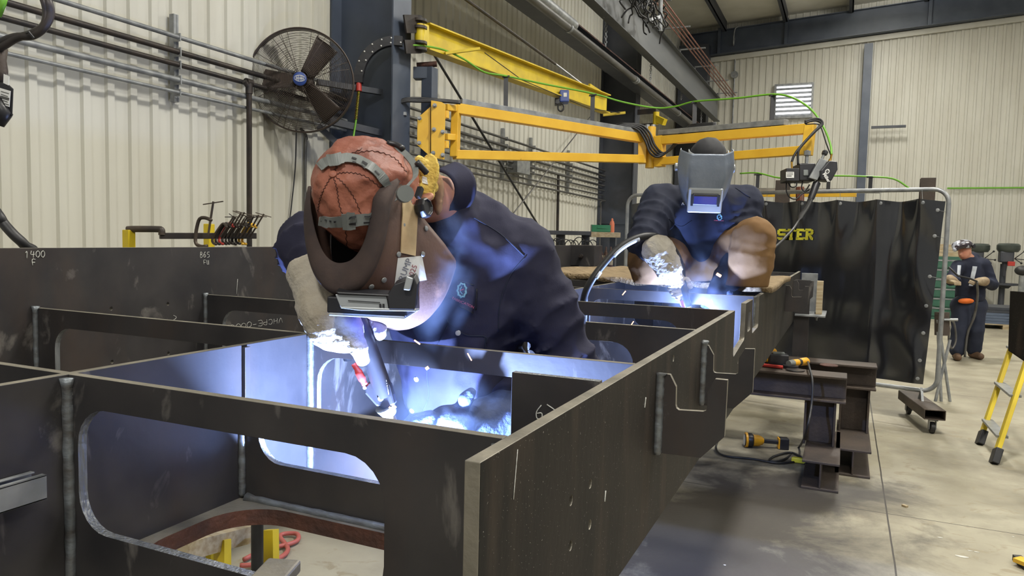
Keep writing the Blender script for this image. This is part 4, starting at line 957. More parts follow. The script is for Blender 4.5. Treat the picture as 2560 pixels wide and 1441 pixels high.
for k, (px_, py_, sx_, sy_) in enumerate(((2405, 1393, .03, .012), (2424, 1378, .012, .005), (2441, 1381, .012, .005), (2350, 1345, .012, .006), (2533, 1343, .006, .004), (1812, 1414, .006, .005))):
    c = fl(px_, py_); tag(MB().prism([c + Vector((sx_*math.cos(a)*(1 + .3*math.sin(3*a + k)), sy_*math.sin(a), .0006)) for a in [2*PI*i/10 for i in range(10)]], (0, 0, .0012)).build('paper_scrap', M['litter']), 'tiny white paper scrap on the concrete floor', 'scrap', 'white scraps on the floor')
c = fl(2552, 1420); t = thing('yellow_stand_foot', 'yellow and black foot of a stand in bottom right corner', 'stand', c)
MB().bar(fl(2542, 1398, .03), fl(2620, 1430, .03), .06, .02).build('bar', M['yellow'], t); MB().bar(fl(2541, 1402, .0) + z1*.015, fl(2600, 1452, .0) + z1*.015, .04, .03).build('pad', M['black'], t)

# ================================================================ LADDER AND PLATE AT RIGHT
la, lb2 = fl(2448, 1112), fl(2484, 1160)
lt = cm(2536, 800, 7.0)
lad = thing('step_ladder', 'yellow ladder standing on floor at right with aluminium treads', 'ladder', la)
hd = camvec(.47, .95, -.22)
M['ladyel'] = mat('ladder_fibreglass', srgb(222, 196, 40), .45, 0, srgb(196, 170, 34), 4, 4)
for p_ in (la, lb2):
    MB().bar(p_ + z1*.02, p_ + hd*1.0, .03, .075, up=(0, 1, 0)).build('rail', M['ladyel'], lad, bevel=.004)
    MB().bar(p_, p_ + hd*.11, .05, .10, up=(0, 1, 0)).build('foot', M['black'], lad, bevel=.006)
for k in (.20, .51, .82):
    MB().bar(la + hd*k, lb2 + hd*k, .08, .02).build('tread', M['strut'], lad, bevel=.003)
P = [cm(2533, 728, 4.6), cm(2528, 878, 4.6), cm(2620, 940, 4.3), cm(2625, 735, 4.3)]
pl_ = thing('steel_plate', 'dark steel plate standing at the right edge of view', 'steel panel', (P[1].x, P[1].y, 0))
MB().prism(P, camvec(0, 0, -.03)).build('panel', M['mill_side'], pl_, bevel=.003)
MB().bar(P[2], (P[2].x, P[2].y, 0), .06, .06, up=(0, 1, 0)).bar(P[2].lerp(P[1], .25), Vector((P[2].lerp(P[1], .25).x + .4, P[2].y + .5, 0)), .05, .05, up=(0, 1, 0)).build('support', M['rustbar'], pl_)

# ================================================================ FAR RIGHT MACHINES
def drill_press(px_, D, hb, lab, red=True):
    base = at(px_, 792, 'z', 0); base = Vector((cm(px_, 700, D).x, cm(px_, 700, D).y, 0)); s = D/FPX
    t_ = thing('drill_press', lab, 'drill press', base)
    zc = lambda py: cm(px_, py, D).z
    grn = M.setdefault('machine_green', mat('machine_green', srgb(74, 82, 76), .4, 0, srgb(60, 66, 62), 4, 4))
    MB().box((base.x - .25, base.y - .3, 0), (base.x + .25, base.y + .3, .08)).build('base', M['rustbar'], t_, bevel=.02)
    MB().tube([(base.x, base.y, .05), (base.x, base.y, zc(660))], .065, 14).build('column', M['beamdark'], t_, smooth='auto')
    MB().lathe([(.07, -.12), (.12, -.06), (.28, -.04), (.28, 0), (.001, 0)], (base.x + .05, base.y - .1, zc(708)), n=20).build('table', M['beamdark'], t_, smooth='auto')
    hx = base.x
    MB().lathe([(.02, 0), (.2, .0), (.24, .06), (.24, .16), (.2, .2), (.02, .21)], (hx + .06, base.y - .1, zc(630)), n=20).build('belt_cover', grn, t_, smooth='auto')
    MB().box((hx - .12, base.y - .28, zc(656)), (hx + .16, base.y + .05, zc(628))).build('head', M['beamdark'], t_, bevel=.03)
    MB().tube([(hx, base.y - .15, zc(656)), (hx, base.y - .15, zc(690))], [.06, .03], 12).build('quill', M['beamdark'], t_, smooth='auto')
    if red: MB().box((hx + .03, base.y - .36, zc(664)), (hx + .17, base.y - .26, zc(653))).build('switch_box', M['red'], t_, bevel=.01)
    for dx, dz in ((.3, .18), (.36, -.02), (.22, -.1)):
        MB().tube([(hx + .16, base.y - .3, zc(646)), (hx + .16 + dx*.6, base.y - .34, zc(646) + dz)], .01, 6).ball((hx + .16 + dx*.6, base.y - .34, zc(646) + dz), .025, 8, 6).build('feed_handle', M['black'], t_, smooth=True)
    return t_
drill_press(2506, 17.6, 0, 'grey floor drill press by the back wall at right')
drill_press(2432, 17.9, 0, 'drill press half hidden behind the standing man', False)
cz = cm(2556, 700, 14)
t = thing('pedestal_grinder', 'black pedestal grinder cut off by right edge', 'grinder', (cz.x, cz.y, 0))
MB().tube([(cz.x, cz.y, 0), (cz.x, cz.y, cm(2556, 690, 14).z)], .06, 12).build('pedestal', M['strut'], t, smooth='auto')
MB().ball(cm(2556, 677, 14), .12, 14, 8, (1.1, 1, .8)).build('guard', M['black'], t, smooth=True)
for k in range(6):
    zz = .10 + k*.055; c = Vector((cm(2490, 830, 14.8).x, cm(2490, 830, 14.8).y, 0))
    m_ = M.setdefault('stockblue', mat('blue_steel_stock', srgb(92, 104, 124), .5, .3)) if k < 4 else M['beamdark']
    tag(MB().box((c.x - .75 + .05*(k % 2), c.y - .4, zz), (c.x + .95, c.y + .5, zz + .05)).build('steel_sheet', m_), 'flat steel sheet in the pile behind the standing man', 'steel sheet', 'steel sheets piled on the pallet')
c = Vector((cm(2490, 850, 14.8).x, cm(2490, 850, 14.8).y, 0))
t = thing('pallet', 'wooden pallet under the pile of steel sheets', 'pallet', c)
for dx in (-.6, .1, .75): MB().box((c.x + dx - .07, c.y - .42, 0), (c.x + dx + .07, c.y + .45, .08)).build('runner', M['wood'], t)
MB().box((c.x - .7, c.y - .42, .08), (c.x + .85, c.y + .45, .1)).build('deck', M['wood'], t)
t = thing('drawer_cabinet', 'green steel drawer cabinet behind the screen post', 'cabinet', Vector((cm(2362, 720, 16).x, cm(2362, 720, 16).y, 0)))
c = t.location; M['cabgreen'] = mat('cabinet_green', srgb(52, 96, 78), .45)
MB().box((c.x - .45, c.y, .0), (c.x + .35, c.y + .5, 1.38)).build('body', M['cabgreen'], t)
for k in range(6): 
    d_ = MB().box((c.x - .43, c.y - .02, .08 + k*.21), (c.x + .33, c.y, .26 + k*.21)).build('drawer', M['cabgreen'], t)
    MB().box((c.x - .43, c.y - .03, .23 + k*.21), (c.x + .33, c.y - .02, .26 + k*.21)).build('pull', M['strut'], d_)
for k in range(3): tag(MB().box((c.x - .4 + .03*k, c.y + .02, 1.381 + k*.09), (c.x + .3, c.y + .42, 1.465 + k*.09)).build('cardboard_box', M['wood']), 'flat brown box piled on the green drawer cabinet', 'box', 'brown boxes on the green cabinet')

# ================================================================ BENCH BEYOND THE FRAME
bd_ = 10.2
t = thing('work_bench', 'dark steel bench with pale wooden end beyond the frame', 'workbench', Vector((cm(1440, 700, bd_).x, cm(1440, 700, bd_).y, 0)))
bz = cm(1440, 583, bd_).z
e0, e1 = cm(1330, 584, bd_), cm(1478, 585, bd_)
e0.z = e1.z = bz; dn = (e1 - e0).normalized(); bk = Vector((-dn.y, dn.x, 0))
MB().obox((e0 + e1)/2 + bk*.25, (e1 - e0)/2, bk*.25, (0, 0, .028)).build('top', M['beamdark'], t, bevel=.004)
w1 = cm(1551, 587, bd_); w1.z = bz
MB().obox((e1 + w1)/2 + bk*.25 + Vector((0, 0, -.015)), (w1 - e1)/2, bk*.26, (0, 0, .035)).build('wood_end', M['wood'], t, bevel=.003)
for e in (.12, .5, .92):
    q = e0.lerp(e1, e) + bk*.1; MB().box((q.x - .05, q.y - .03, 0), (q.x + .05, q.y + .03, bz - .02)).build('leg', M['beamdark'], t)
q = e1.lerp(w1, .85) + bk*.25; MB().box((q.x - .04, q.y - .04, 0), (q.x + .04, q.y + .04, bz - .05)).build('leg', M['beamdark'], t)
for k in range(12):
    rnd = random.Random(k); c = e0.lerp(e1, .2 + .075*k) + bk*(-.02) + Vector((0, 0, -.15 - .06*rnd.random())); r = .06 + .05*rnd.random()
    cl = MB().tube([c + dn*r*math.cos(a)*.8 + Vector((0, 0, r*math.sin(a))) + bk*.02*math.sin(2*a) for a in [2*PI*i/16 for i in range(16)]], .007, 5, closed=True).build('cable_coil', M['black'], smooth=True)
    tag(cl, 'coil of black cable hanging under the bench top', 'cable coil', 'cable coils hung on the bench')
gb = MB(); gc = cm(1506, 573, bd_) + bk*.2; gc.z = bz + .075
g2 = thing('parts_bin', 'green plastic parts bin on the pale bench end', 'bin', gc)
M['bingreen'] = mat('bin_green', srgb(40, 116, 82), .4)
MB().obox(gc + Vector((0, 0, -.045)), dn*.125, bk*.08, (0, 0, .006)).obox(gc + bk*.08, dn*.13, bk*.005, (0, 0, .05)).obox(gc - bk*.08, dn*.13, bk*.005, (0, 0, .045)).obox(gc + dn*.13, dn*.005, bk*.08, (0, 0, .05)).obox(gc - dn*.13, dn*.005, bk*.08, (0, 0, .05)).build('tub', M['bingreen'], g2)
MB().obox(gc - bk*.09 + Vector((0, 0, .01)), dn*.06, bk*.006, (0, 0, .012)).build('grip', M['bingreen'], g2)
ob = cm(1533, 585, bd_) + bk*.15; ob.z = bz + .02
M['orange'] = mat('orange_bottle', srgb(206, 112, 72), .4)
t = thing('spray_bottle', 'orange bottle standing beside the green bin', 'bottle', ob)
MB().lathe([(.001, 0), (.032, 0), (.034, .02), (.034, .12), (.024, .16)], ob, n=16).build('body', M['orange'], t, smooth='auto'); MB().lathe([(.016, .16), (.014, .19), (.001, .2)], ob, n=12).build('cap', M['orange'], t, smooth='auto')
# grinders stacked on the lower shelf
M['brownp'] = mat('brown_casting', srgb(92, 66, 54), .5); M['cream'] = mat('cream_label', srgb(190, 182, 160), .6)
lb_z = cm(1500, 662, 9.6).z
sh = thing('shelf_crate', 'low dark shelf crate with rows of bottles', 'crate', Vector((cm(1500, 664, 9.6).x, cm(1500, 664, 9.6).y, 0)))
c = cm(1500, 668, 9.6); MB().box((c.x - .32, c.y - .05, 0), (c.x + .22, c.y + .35, c.z)).build('crate', M['beamdark'], sh)
for r_ in range(2):
    for k in range(5):
        q = cm(1478 + k*12, 664 - r_*2, 9.6 + .14*r_); q.z = c.z + .001
        b1 = thing('oil_bottle', 'small brown bottle with cream label on the shelf crate', 'bottle', q, 'brown bottles on the shelf crate')
        MB().lathe([(.001, 0), (.028, 0), (.028, .11 + .06*r_), (.012, .15 + .06*r_), (.011, .20 + .06*r_), (.001, .205 + .06*r_)], q, n=12).build('body', M['brownp'], b1, smooth='auto')
        MB().lathe([(.029, .03), (.029, .09 + .06*r_)], q, n=12).build('label', M['cream'], b1, smooth='auto')

# ================================================================ LEFT: CLAMP RACK AND NEAR FEEDER
M['clampbrown'] = mat('worn_clamp_steel', srgb(84, 72, 60), .5, .4, srgb(58, 52, 48), 14, 5)
rd = 3.05
rk = thing('clamp_rack', 'yellow rack post with welded steel arm holding clamps', 'clamp rack', Vector((cm(322, 620, rd).x, cm(322, 620, rd).y, 0)))
p0 = cm(322, 575, rd)
MB().bar((p0.x, p0.y, 0), p0, .036, .036, up=(0, 1, 0)).build('post', M['yellow2'], rk, bevel=.003)
p1 = cm(523, 620, rd + .4); MB().bar((p1.x, p1.y, 0), (p1.x, p1.y, cm(523, 560, rd + .4).z), .036, .036, up=(0, 1, 0)).build('post', M['yellow2'], rk, bevel=.003)
MB().tube(bez([cm(318, 574, rd), cm(330, 573, rd), cm(360, 573, rd), cm(396, 573.5, rd), cm(404, 576, rd), cm(404.5, 588, rd)], 4), .0135, 10).build('arm', M['clampbrown'], rk, smooth='auto')
MB().bar(cm(399, 590, rd), cm(640, 590, rd + .25), .02, .026).build('arm', M['pipe_black'], rk, bevel=.002)
def cclamp(px_, py_, d, s, tilt, m, lab, grp, scr_l=1.0, tbar=.7, fz=.83):
    # C-clamp hooked over the bar: frame in a plane across the bar
    o_ = cm(px_, py_, d); U = camvec(math.sin(tilt), math.cos(tilt), 0).normalized(); F = camvec(math.cos(tilt)*math.sqrt(1 - fz*fz), -math.sin(tilt)*math.sqrt(1 - fz*fz), fz).normalized()
    t_ = thing('c_clamp', lab, 'clamp', o_, grp)
    pr = [(.75, 1.0), (.35, 1.08), (.0, 1.0), (-.1, .6), (-.1, .1), (0, -.25), (.35, -.35), (.72, -.28)]
    MB().tube(bez([o_ + F*a*s*.9 + U*b*s for a, b in pr], 3), .16*s*.55, 8).build('c_frame', M[m], t_, smooth=True)
    sc_ = MB().tube([o_ + F*.62*s + U*(.25*s), o_ + F*.62*s + U*(1.0 + .85*scr_l)*s], .055*s, 8).build('screw', M['clampbrown'], t_, smooth='auto')
    top = o_ + F*.62*s + U*(.93 + .85*scr_l)*s; tv = camvec(math.cos(tbar), math.sin(tbar)*.5, math.sin(tbar)*.6)
    MB().tube([top - tv*.55*s, top + tv*.55*s], .028*s, 6).build('tommy_bar', M['clampbrown'], t_, smooth='auto')
    return t_
cclamp(492, 597, rd + .05, .085, .15, 'clampbrown', 'big brown C-clamp hooked at the left of the clamp row', 'clamps on the rack', 1.1, .25, .25)
cols = ['clampbrown', 'pipe_black', 'red', 'pipe_black', 'pipe_black', 'pipe_black', 'pipe_black', 'pipe_black', 'yellow', 'yellow']
for k in range(10):
    rnd = random.Random(k + 11)
    c_ = cols[k]; nmz = {'clampbrown': 'brown', 'pipe_black': 'black', 'red': 'red', 'yellow': 'yellow'}[c_]
    lab = 'red C-clamp among black ones on the rack' if c_ == 'red' else ('brown C-clamp next to the red one on the rack' if c_ == 'clampbrown' else f'{nmz} C-clamp in the tight row on the rack arm')
    cclamp(536 + k*8.2, 592 + 1.0*rnd.random(), rd + .09 + .016*k, .062 + .006*rnd.random(), .42 + .16*rnd.random(), c_, lab, 'clamps on the rack' if c_ in ('red', 'clampbrown') else f'{nmz} clamps on the rack', .8 + .5*rnd.random(), rnd.uniform(-1.1, 1.1), .62)
nf = 2.5
nfd = thing('wire_feeder', 'black wire feeder cut off by left edge above the frame', 'wire feeder', cm(0, 230, nf))
P = [cm(-60, 200, nf), cm(20, 208, nf), cm(36, 222, nf), cm(33, 293, nf), cm(-60, 270, nf)]
MB().prism(P, camvec(-.16, .02, -.10)).build('body', M['blackpl'], nfd, bevel=.006)
lb_ = MB().prism([cm(-20, 214, nf - .005), cm(27, 228, nf - .005), cm(24, 268, nf - .005), cm(-20, 252, nf - .005)], camvec(0, 0, .002)).build('label', M['white'], nfd)
for k in range(5):
    MB().bar(cm(2, 228 + k*7, nf - .009), cm(22 - 3*(k % 2), 234 + k*7, nf - .009), .0016 if k != 2 else .008, .001, up=camvec(0, 0, 1)).build('print_line', M['pipe_grey'], lb_)
MB().prism([cm(-30, 160, nf + .02), cm(8, 168, nf + .02), cm(22, 188, nf + .02), cm(26, 208, nf + .02), cm(-30, 200, nf + .02)], camvec(-.1, 0, -.06)).build('housing', M['rubberband'], nfd, bevel=.006)
MB().prism([cm(10, 185, nf), cm(24, 191, nf), cm(22, 214, nf), cm(9, 208, nf)], camvec(0, 0, .002)).build('label', M['white'], nfd)
MB().tube([cm(0, 205, nf + .02), cm(2, 178, nf + .02), cm(-2, 150, nf + .02), cm(2, 120, nf + .02)], .022, 8).build('strain_relief', M['rustbar'], nfd, smooth=True)
MB().tube([cm(-30, 250, nf), cm(10, 292, nf), cm(2, 316, nf)], [.05, .028, .01], 10).build('outlet', M['blackpl'], nfd, smooth=True)
for k in range(2):
    MB().tube(bez([cm(-30, 124 + k*6, nf), cm(2, 118 - k*12, nf), cm(40, 96 - k*4, nf), cm(80, 84 - k*2 + 8*k, nf), cm(110, 64 + k*5, nf), cm(117 + k*9, 30 + k*4, nf), cm(108 + k*10, -6, nf), cm(86 + k*10, -60, nf + .1)], 6), .0135, 10).build('cable', M['pipe_black'], nfd, smooth=True)
MB().tube([cm(66, 83, nf - .02), cm(72, 80, nf - .03), cm(84, 95, nf - .02)], .004, 6).build('zip_tie', M['black'], nfd)
MB().tube([cm(14, -20, nf), cm(6, 10, nf), cm(-6, 40, nf)], .012, 8).build('hose', M['green'], nfd, smooth=True)
tb('gun_cable', bez([cm(-60, 470, nf + .1), cm(-8, 532, nf), cm(10, 560, nf), cm(35, 588, nf), cm(62, 614, nf + .02), cm(95, 660, nf + .1), cm(110, 900, nf + .3)], 6), .017, 'black', 'thick black gun cable dropping behind tall plate at left edge', 'cable')

# ================================================================ UNDER THE FRAME
a0 = fl(700, 1400); 
sw = thing('saw_horse', 'yellow legged trestle with plank under the frame', 'trestle', Vector((-1.25, 2.2, 0)))
def uf(px, py, d): return cm(px, py, d)
MB().bar(uf(455, 1378, 2.35), uf(640, 1330, 2.65), .04, .06).build('plank', M['wood'], sw)
for a, b_ in (((556, 1350), 2.5), ((676, 1325), 2.6)):
    p_ = uf(*a, b_); q_ = Vector((p_.x + .12, p_.y - .12, 0)); MB().bar(p_, q_, .05, .03, up=(0, 1, 0)).build('leg', M['yellow2'], sw)
p_ = uf(643, 1300, 2.2); tb('prop_post', [(p_.x, p_.y, 0), (p_.x, p_.y, p_.z)], .018, 'black', 'thin black post standing under the frame', 'post')
hp = [fl(610, 1400, .02), fl(660, 1375, .02), fl(720, 1362, .02), fl(745, 1350, .02), fl(740, 1335, .02), fl(700, 1340, .02), fl(720, 1375, .02), fl(690, 1400, .02), fl(640, 1412, .02), fl(600, 1415, .02)]
M['pinkhose'] = mat('red_rubber_hose', srgb(176, 92, 82), .5)
tag(MB().tube(bez(hp, 6), .012, 8).build('air_line', M['pinkhose'], smooth=True), 'loose coil of red rubber hose on floor under the frame', 'hose')
# woven mat the second welder kneels on
M['mat'] = mat('woven_straw', srgb(170, 148, 112), .9, 0, srgb(110, 92, 68), 30, 6, .35, .65, bump=1.0, bscale=60, stretch=(.5, 2.5, 1))
def matf(u, v):
    x = -1.75 + u*1.43; y = 3.80 + v*1.35 + .45*(1 - u)
    if u > .9: y += 0
    z = 1.366 + .006*math.sin(x*9 + y*5) + .005*math.sin(x*31) + .04*max(0, .25 - u)**1.0*math.sin(v*3)
    return Vector((x, y, z))
tag(MB().grid(matf, 60, 40).build('woven_mat', M['mat'], smooth=True, solid=.03), 'tan woven mat laid on the frame under the squatting welder', 'mat')
# ================================================================ PEOPLE (surface from blended distance fields)
from mathutils.bvhtree import BVHTree
V3 = lambda v: np.array([v[0], v[1], v[2]], float)
class SDF:
    def __init__(s): s.it = []; s.pts = []
    def cap(s, a, b, ra, rb=None, k=.03):
        a, b = V3(a), V3(b); rb = ra if rb is None else rb; ba = b - a; L2 = ba @ ba + 1e-12
        def f(P):
            pa = P - a; t = np.clip(pa @ ba/L2, 0, 1); d = pa - t[:, None]*ba
            return np.sqrt((d*d).sum(1)) - (ra + (rb - ra)*t)
        s.it.append((f, k, 1)); s.pts += [(a, ra), (b, rb)]; return s
    def chain(s, pts, rs, k=.03):
        for i in range(len(pts)-1): s.cap(pts[i], pts[i+1], rs[i], rs[i+1], k)
        return s
    def ell(s, c, ax, r, k=.03, cut=False):
        c = V3(c); A = np.array([V3(Vector(a).normalized()) for a in ax]); r = np.array(r, float)
        def f(P):
            q = (P - c) @ A.T; k0 = np.sqrt(((q/r)**2).sum(1)); k1 = np.sqrt(((q/r**2)**2).sum(1)) + 1e-9
            return k0*(k0 - 1)/k1
        s.it.append((f, k, -1 if cut else 1))
        if not cut: s.pts.append((c, r.max()))
        return s
    def cutplane(s, c, n):                      # remove everything on the side n points to
        c, n = V3(c), V3(Vector(n).normalized()); s.it.append((lambda P: (P - c) @ n, 0, 2)); return s
    def warp(s, f): s.it.append((f, 0, 3)); return s
    def ev(s, P):
        d = None
        for f, k, sg in s.it:
            e = f(P)
            if d is None: d = e; continue
            if sg == 1:
                h = np.maximum(k - np.abs(d - e), 0)/max(k, 1e-6); d = np.minimum(d, e) - h*h*k*.25
            elif sg == -1:
                h = np.maximum(k - np.abs(d + e), 0)/max(k, 1e-6); d = np.maximum(d, -e) + h*h*k*.25
            elif sg == 2: d = np.maximum(d, e)
            else: d = d + e
        return d
    def mesh(s, name, mat_, parent, h, pad=.03, smooth=1):
        lo = np.min([p - r for p, r in s.pts], 0) - pad; hi = np.max([p + r for p, r in s.pts], 0) + pad
        n = np.ceil((hi - lo)/h).astype(int) + 1
        ax = [lo[i] + h*np.arange(n[i]) for i in range(3)]
        Vv = np.empty(n, np.float32)
        for i in range(n[0]):
            Y, Z = np.meshgrid(ax[1], ax[2], indexing='ij')
            P = np.stack([np.full(Y.size, ax[0][i]), Y.ravel(), Z.ravel()], 1)
            Vv[i] = s.ev(P).reshape(n[1], n[2])
        ins = Vv < 0
        m = tuple(n - 1)
        cor = [(a, b, c) for a in (0, 1) for b in (0, 1) for c in (0, 1)]
        sl = lambda A, o: A[o[0]:o[0]+m[0], o[1]:o[1]+m[1], o[2]:o[2]+m[2]]
        cnt_in = sum(sl(ins, o).astype(np.int8) for o in cor)
        act = (cnt_in > 0) & (cnt_in < 8)
        ijk = np.argwhere(act); N = len(ijk)
        idx = -np.ones(m, int); idx[act] = np.arange(N)
        acc = np.zeros((N, 3)); cnt = np.zeros(N)
        for a in cor:
            for d in range(3):
                if a[d]: continue
                b = list(a); b[d] = 1
                va = Vv[ijk[:, 0]+a[0], ijk[:, 1]+a[1], ijk[:, 2]+a[2]]; vb = Vv[ijk[:, 0]+b[0], ijk[:, 1]+b[1], ijk[:, 2]+b[2]]
                x = (va < 0) != (vb < 0); t = np.where(x, va/np.where(x, va - vb, 1), 0)
                pos = np.array(a, float)[None].repeat(N, 0); pos[:, d] += t
                acc[x] += pos[x]; cnt[x] += 1
        vs = lo + h*(ijk + acc/cnt[:, None])
        fs = []
        for d in range(3):
            e1, e2 = [(1, 2), (2, 0), (0, 1)][d]
            o1 = [0, 0, 0]; o1[d] = 1
            A = ins[:m[0], :m[1], :m[2]]; B = ins[o1[0]:o1[0]+m[0], o1[1]:o1[1]+m[1], o1[2]:o1[2]+m[2]]
            q = np.argwhere(A != B)
            q = q[(q[:, e1] > 0) & (q[:, e2] > 0)]
            def at_(d1, d2):
                w_ = q.copy(); w_[:, e1] -= d1; w_[:, e2] -= d2; return idx[w_[:, 0], w_[:, 1], w_[:, 2]]
            Q = np.stack([at_(1, 1), at_(0, 1), at_(0, 0), at_(1, 0)], 1)
            fl_ = ~A[q[:, 0], q[:, 1], q[:, 2]]
            Q[fl_] = Q[fl_][:, ::-1]
            fs.append(Q)
        F = np.concatenate(fs); F = F[(F >= 0).all(1)]
        me = bpy.data.meshes.new(name); me.from_pydata(vs.tolist(), [], F.tolist()); me.validate(); me.update()
        me.polygons.foreach_set('use_smooth', [True]*len(me.polygons))
        o = bpy.data.objects.new(name, me); COL.objects.link(o); me.materials.append(mat_)
        if smooth:
            md = o.modifiers.new('smooth', 'SMOOTH'); md.iterations = smooth; md.factor = .5
        if parent is not None: put(o, parent)
        s.V, s.F = vs, F
        return o
def bvh_of(o): return BVHTree.FromPolygons([v.co.copy() for v in o.data.vertices], [tuple(p.vertices) for p in o.data.polygons])
def hit(bv, px, py, off=.002):
    r = bv.ray_cast(Vector((0, 0, CAMZ)), Vector(ray(px, py)).normalized())
    if r[0] is None:
        return None
    n = r[1]; d = Vector(ray(px, py)).normalized()
    if n.dot(d) > 0: n = -n
    return r[0] + n*off, n
def patch(bv, quad, nu, nv, name, m, parent, off=.002, th=.002, smooth=True):
    """a thin piece lying on a surface: quad of photo points (4 corners) swept over the surface"""
    a, b, c, d = [np.array(q, float) for q in quad]; top = []; ok = True
    for i in range(nu+1):
        for j in range(nv+1):
            u, v = i/nu, j/nv; p_ = (a*(1-u) + b*u)*(1-v) + (d*(1-u) + c*u)*v
            h_ = hit(bv, p_[0], p_[1], off)
            top.append(h_)
    good = [t for t in top if t]
    if not good: return None
    for i, t in enumerate(top):
        if t is None: top[i] = min(good, key=lambda g_: 0)
    mb = MB(); nn = nv + 1
    vs = [t[0] + t[1]*th for t in top] + [t[0] - t[1]*th for t in top]; K = len(top)
    fs = [(i*nn+j, (i+1)*nn+j, (i+1)*nn+j+1, i*nn+j+1) for i in range(nu) for j in range(nv)]
    fs += [tuple(K + q for q in reversed(f)) for f in fs]
    ring_ = [(i, 0) for i in range(nu)] + [(nu, j) for j in range(nv)] + [(i, nv) for i in range(nu, 0, -1)] + [(0, j) for j in range(nv, 0, -1)]
    R_ = [i*nn + j for i, j in ring_]
    fs += [(R_[i], R_[(i+1) % len(R_)], K + R_[(i+1) % len(R_)], K + R_[i]) for i in range(len(R_))]
    mb.add(vs, fs); return mb.build(name, m, parent, smooth=False)
def ribbon(bv, path, wid, name, m, parent, off=.004, th=.0015, n=10):
    P = [np.array(p, float) for p in path]
    S = [Vector((p[0], p[1], 0)) for p in P]; S = bez(S, n); L_, R_ = [], []
    for i, s_ in enumerate(S):
        t = (S[min(i+1, len(S)-1)] - S[max(i-1, 0)]).normalized(); nrm = Vector((-t.y, t.x, 0))*wid/2
        a, b = hit(bv, s_.x + nrm.x, s_.y + nrm.y, off), hit(bv, s_.x - nrm.x, s_.y - nrm.y, off)
        if a and b: L_.append(a); R_.append(b)
    mb = MB(); vs = []
    for a, b in zip(L_, R_): vs += [a[0] + a[1]*th, b[0] + b[1]*th, b[0] - b[1]*th, a[0] - a[1]*th]
    k = len(L_)
    fs = [(4*i+j, 4*i+(j+1) % 4, 4*(i+1)+(j+1) % 4, 4*(i+1)+j) for i in range(k-1) for j in range(4)]
    fs += [(0, 1, 2, 3), (4*k-1, 4*k-2, 4*k-3, 4*k-4)]
    mb.add(vs, fs); return mb.build(name, m, parent)
def thread(bv, path, r, name, m, parent, off=.001, n=6, zig=0):
    S = bez([Vector((p[0], p[1], 0)) for p in path], n); pts = []
    for i, s_ in enumerate(S):
        t = (S[min(i+1, len(S)-1)] - S[max(i-1, 0)]).normalized(); z_ = zig*(1 if i % 2 else -1)
        h_ = hit(bv, s_.x - t.y*z_, s_.y + t.x*z_, off)
        if h_: pts.append(h_[0])
    if len(pts) < 2: return None
    return MB().tube(pts, r, 5).build(name, m, parent, smooth=True)
def wrap_text(bv, body, org, ux_, uy_, size, m, parent, name='lettering', off=.0015, bold=0):
    """lettering laid on a surface; org, ux, uy in photo points"""
    cu = bpy.data.curves.new(name, 'FONT'); cu.body = body; cu.size = size; cu.offset = bold; cu.align_x = 'CENTER'; cu.align_y = 'CENTER'; cu.resolution_u = 2
    tmp = bpy.data.objects.new('tmp', cu); COL.objects.link(tmp); dg = bpy.context.evaluated_depsgraph_get(); dg.update()
    me = bpy.data.meshes.new_from_object(tmp.evaluated_get(dg)); bpy.data.objects.remove(tmp)
    for v in me.vertices:
        h_ = hit(bv, org[0] + ux_[0]*v.co.x + uy_[0]*v.co.y, org[1] + ux_[1]*v.co.x + uy_[1]*v.co.y, off)
        if h_: v.co = h_[0]
    me.materials.clear(); me.materials.append(m)
    o = bpy.data.objects.new(name, me); COL.objects.link(o); put(o, parent); return o
def stud(bv, px, py, r, m, parent, name='rivet', h=.003, off=.0):
    q = hit(bv, px, py, off)
    if q: return MB().lathe([(r, 0), (r*.9, h*.7), (r*.5, h), (.0005, h)], q[0], q[1], n=14).build(name, m, parent, smooth='auto')
def folds(seed, amp, wl, n=7, ridged=True, dirs=None):
    rnd = np.random.RandomState(seed)
    K = rnd.normal(size=(n, 3)); K /= np.linalg.norm(K, axis=1)[:, None]; K *= (2*np.pi/wl)*rnd.uniform(.6, 1.5, (n, 1)); ph_ = rnd.uniform(0, 6.28, n)
    W_ = rnd.normal(size=(n, 3))*6
    def f(P):
        t = 0
        for i in range(n):
            a = P @ K[i] + ph_[i] + 1.3*np.sin(P @ W_[i])
            t = t + ((1 - np.abs(np.sin(a/2)))**2 if ridged else np.sin(a))
        return -amp*(t/n*2 - .6)
    return f
def rings_along(a, b, amp, wl, seed=0):         # bunched sleeve folds square to a limb
    a, b = V3(a), V3(b); u = (b - a)/np.linalg.norm(b - a); L_ = np.linalg.norm(b - a); rnd = np.random.RandomState(seed); q = rnd.normal(size=3)*9; q2 = rnd.normal(size=3)*14
    def f(P):
        t = (P - a) @ u; r = np.linalg.norm(P - a - t[:, None]*u, axis=1)
        msk = np.exp(-np.maximum(0, np.maximum(-t - .03, t - L_ - .03))/.03)*np.exp(-np.maximum(0, r - .12)/.03)
        return -amp*msk*(1 - np.abs(np.sin(np.pi*t/wl + 1.1*np.sin(P @ q) + .7*np.sin(P @ q2))))**1.5
    return f
M['navy'] = mat('navy_work_shirt', srgb(38, 38, 54), .82, 0, srgb(47, 47, 65), 7, 6, bump=.06, bscale=300, spec=.2)
M['navy2'] = mat('navy_jacket', srgb(31, 34, 48), .8, 0, srgb(40, 44, 60), 7, 6, bump=.05, bscale=260, spec=.2)
M['tan'] = mat('tan_duck_trousers', srgb(120, 92, 60), .85, 0, srgb(98, 73, 46), 5, 6, bump=.06, bscale=240, spec=.2)
M['jeans'] = mat('dark_work_trousers', srgb(40, 44, 58), .85, 0, srgb(48, 52, 66), 6, 5, spec=.2)
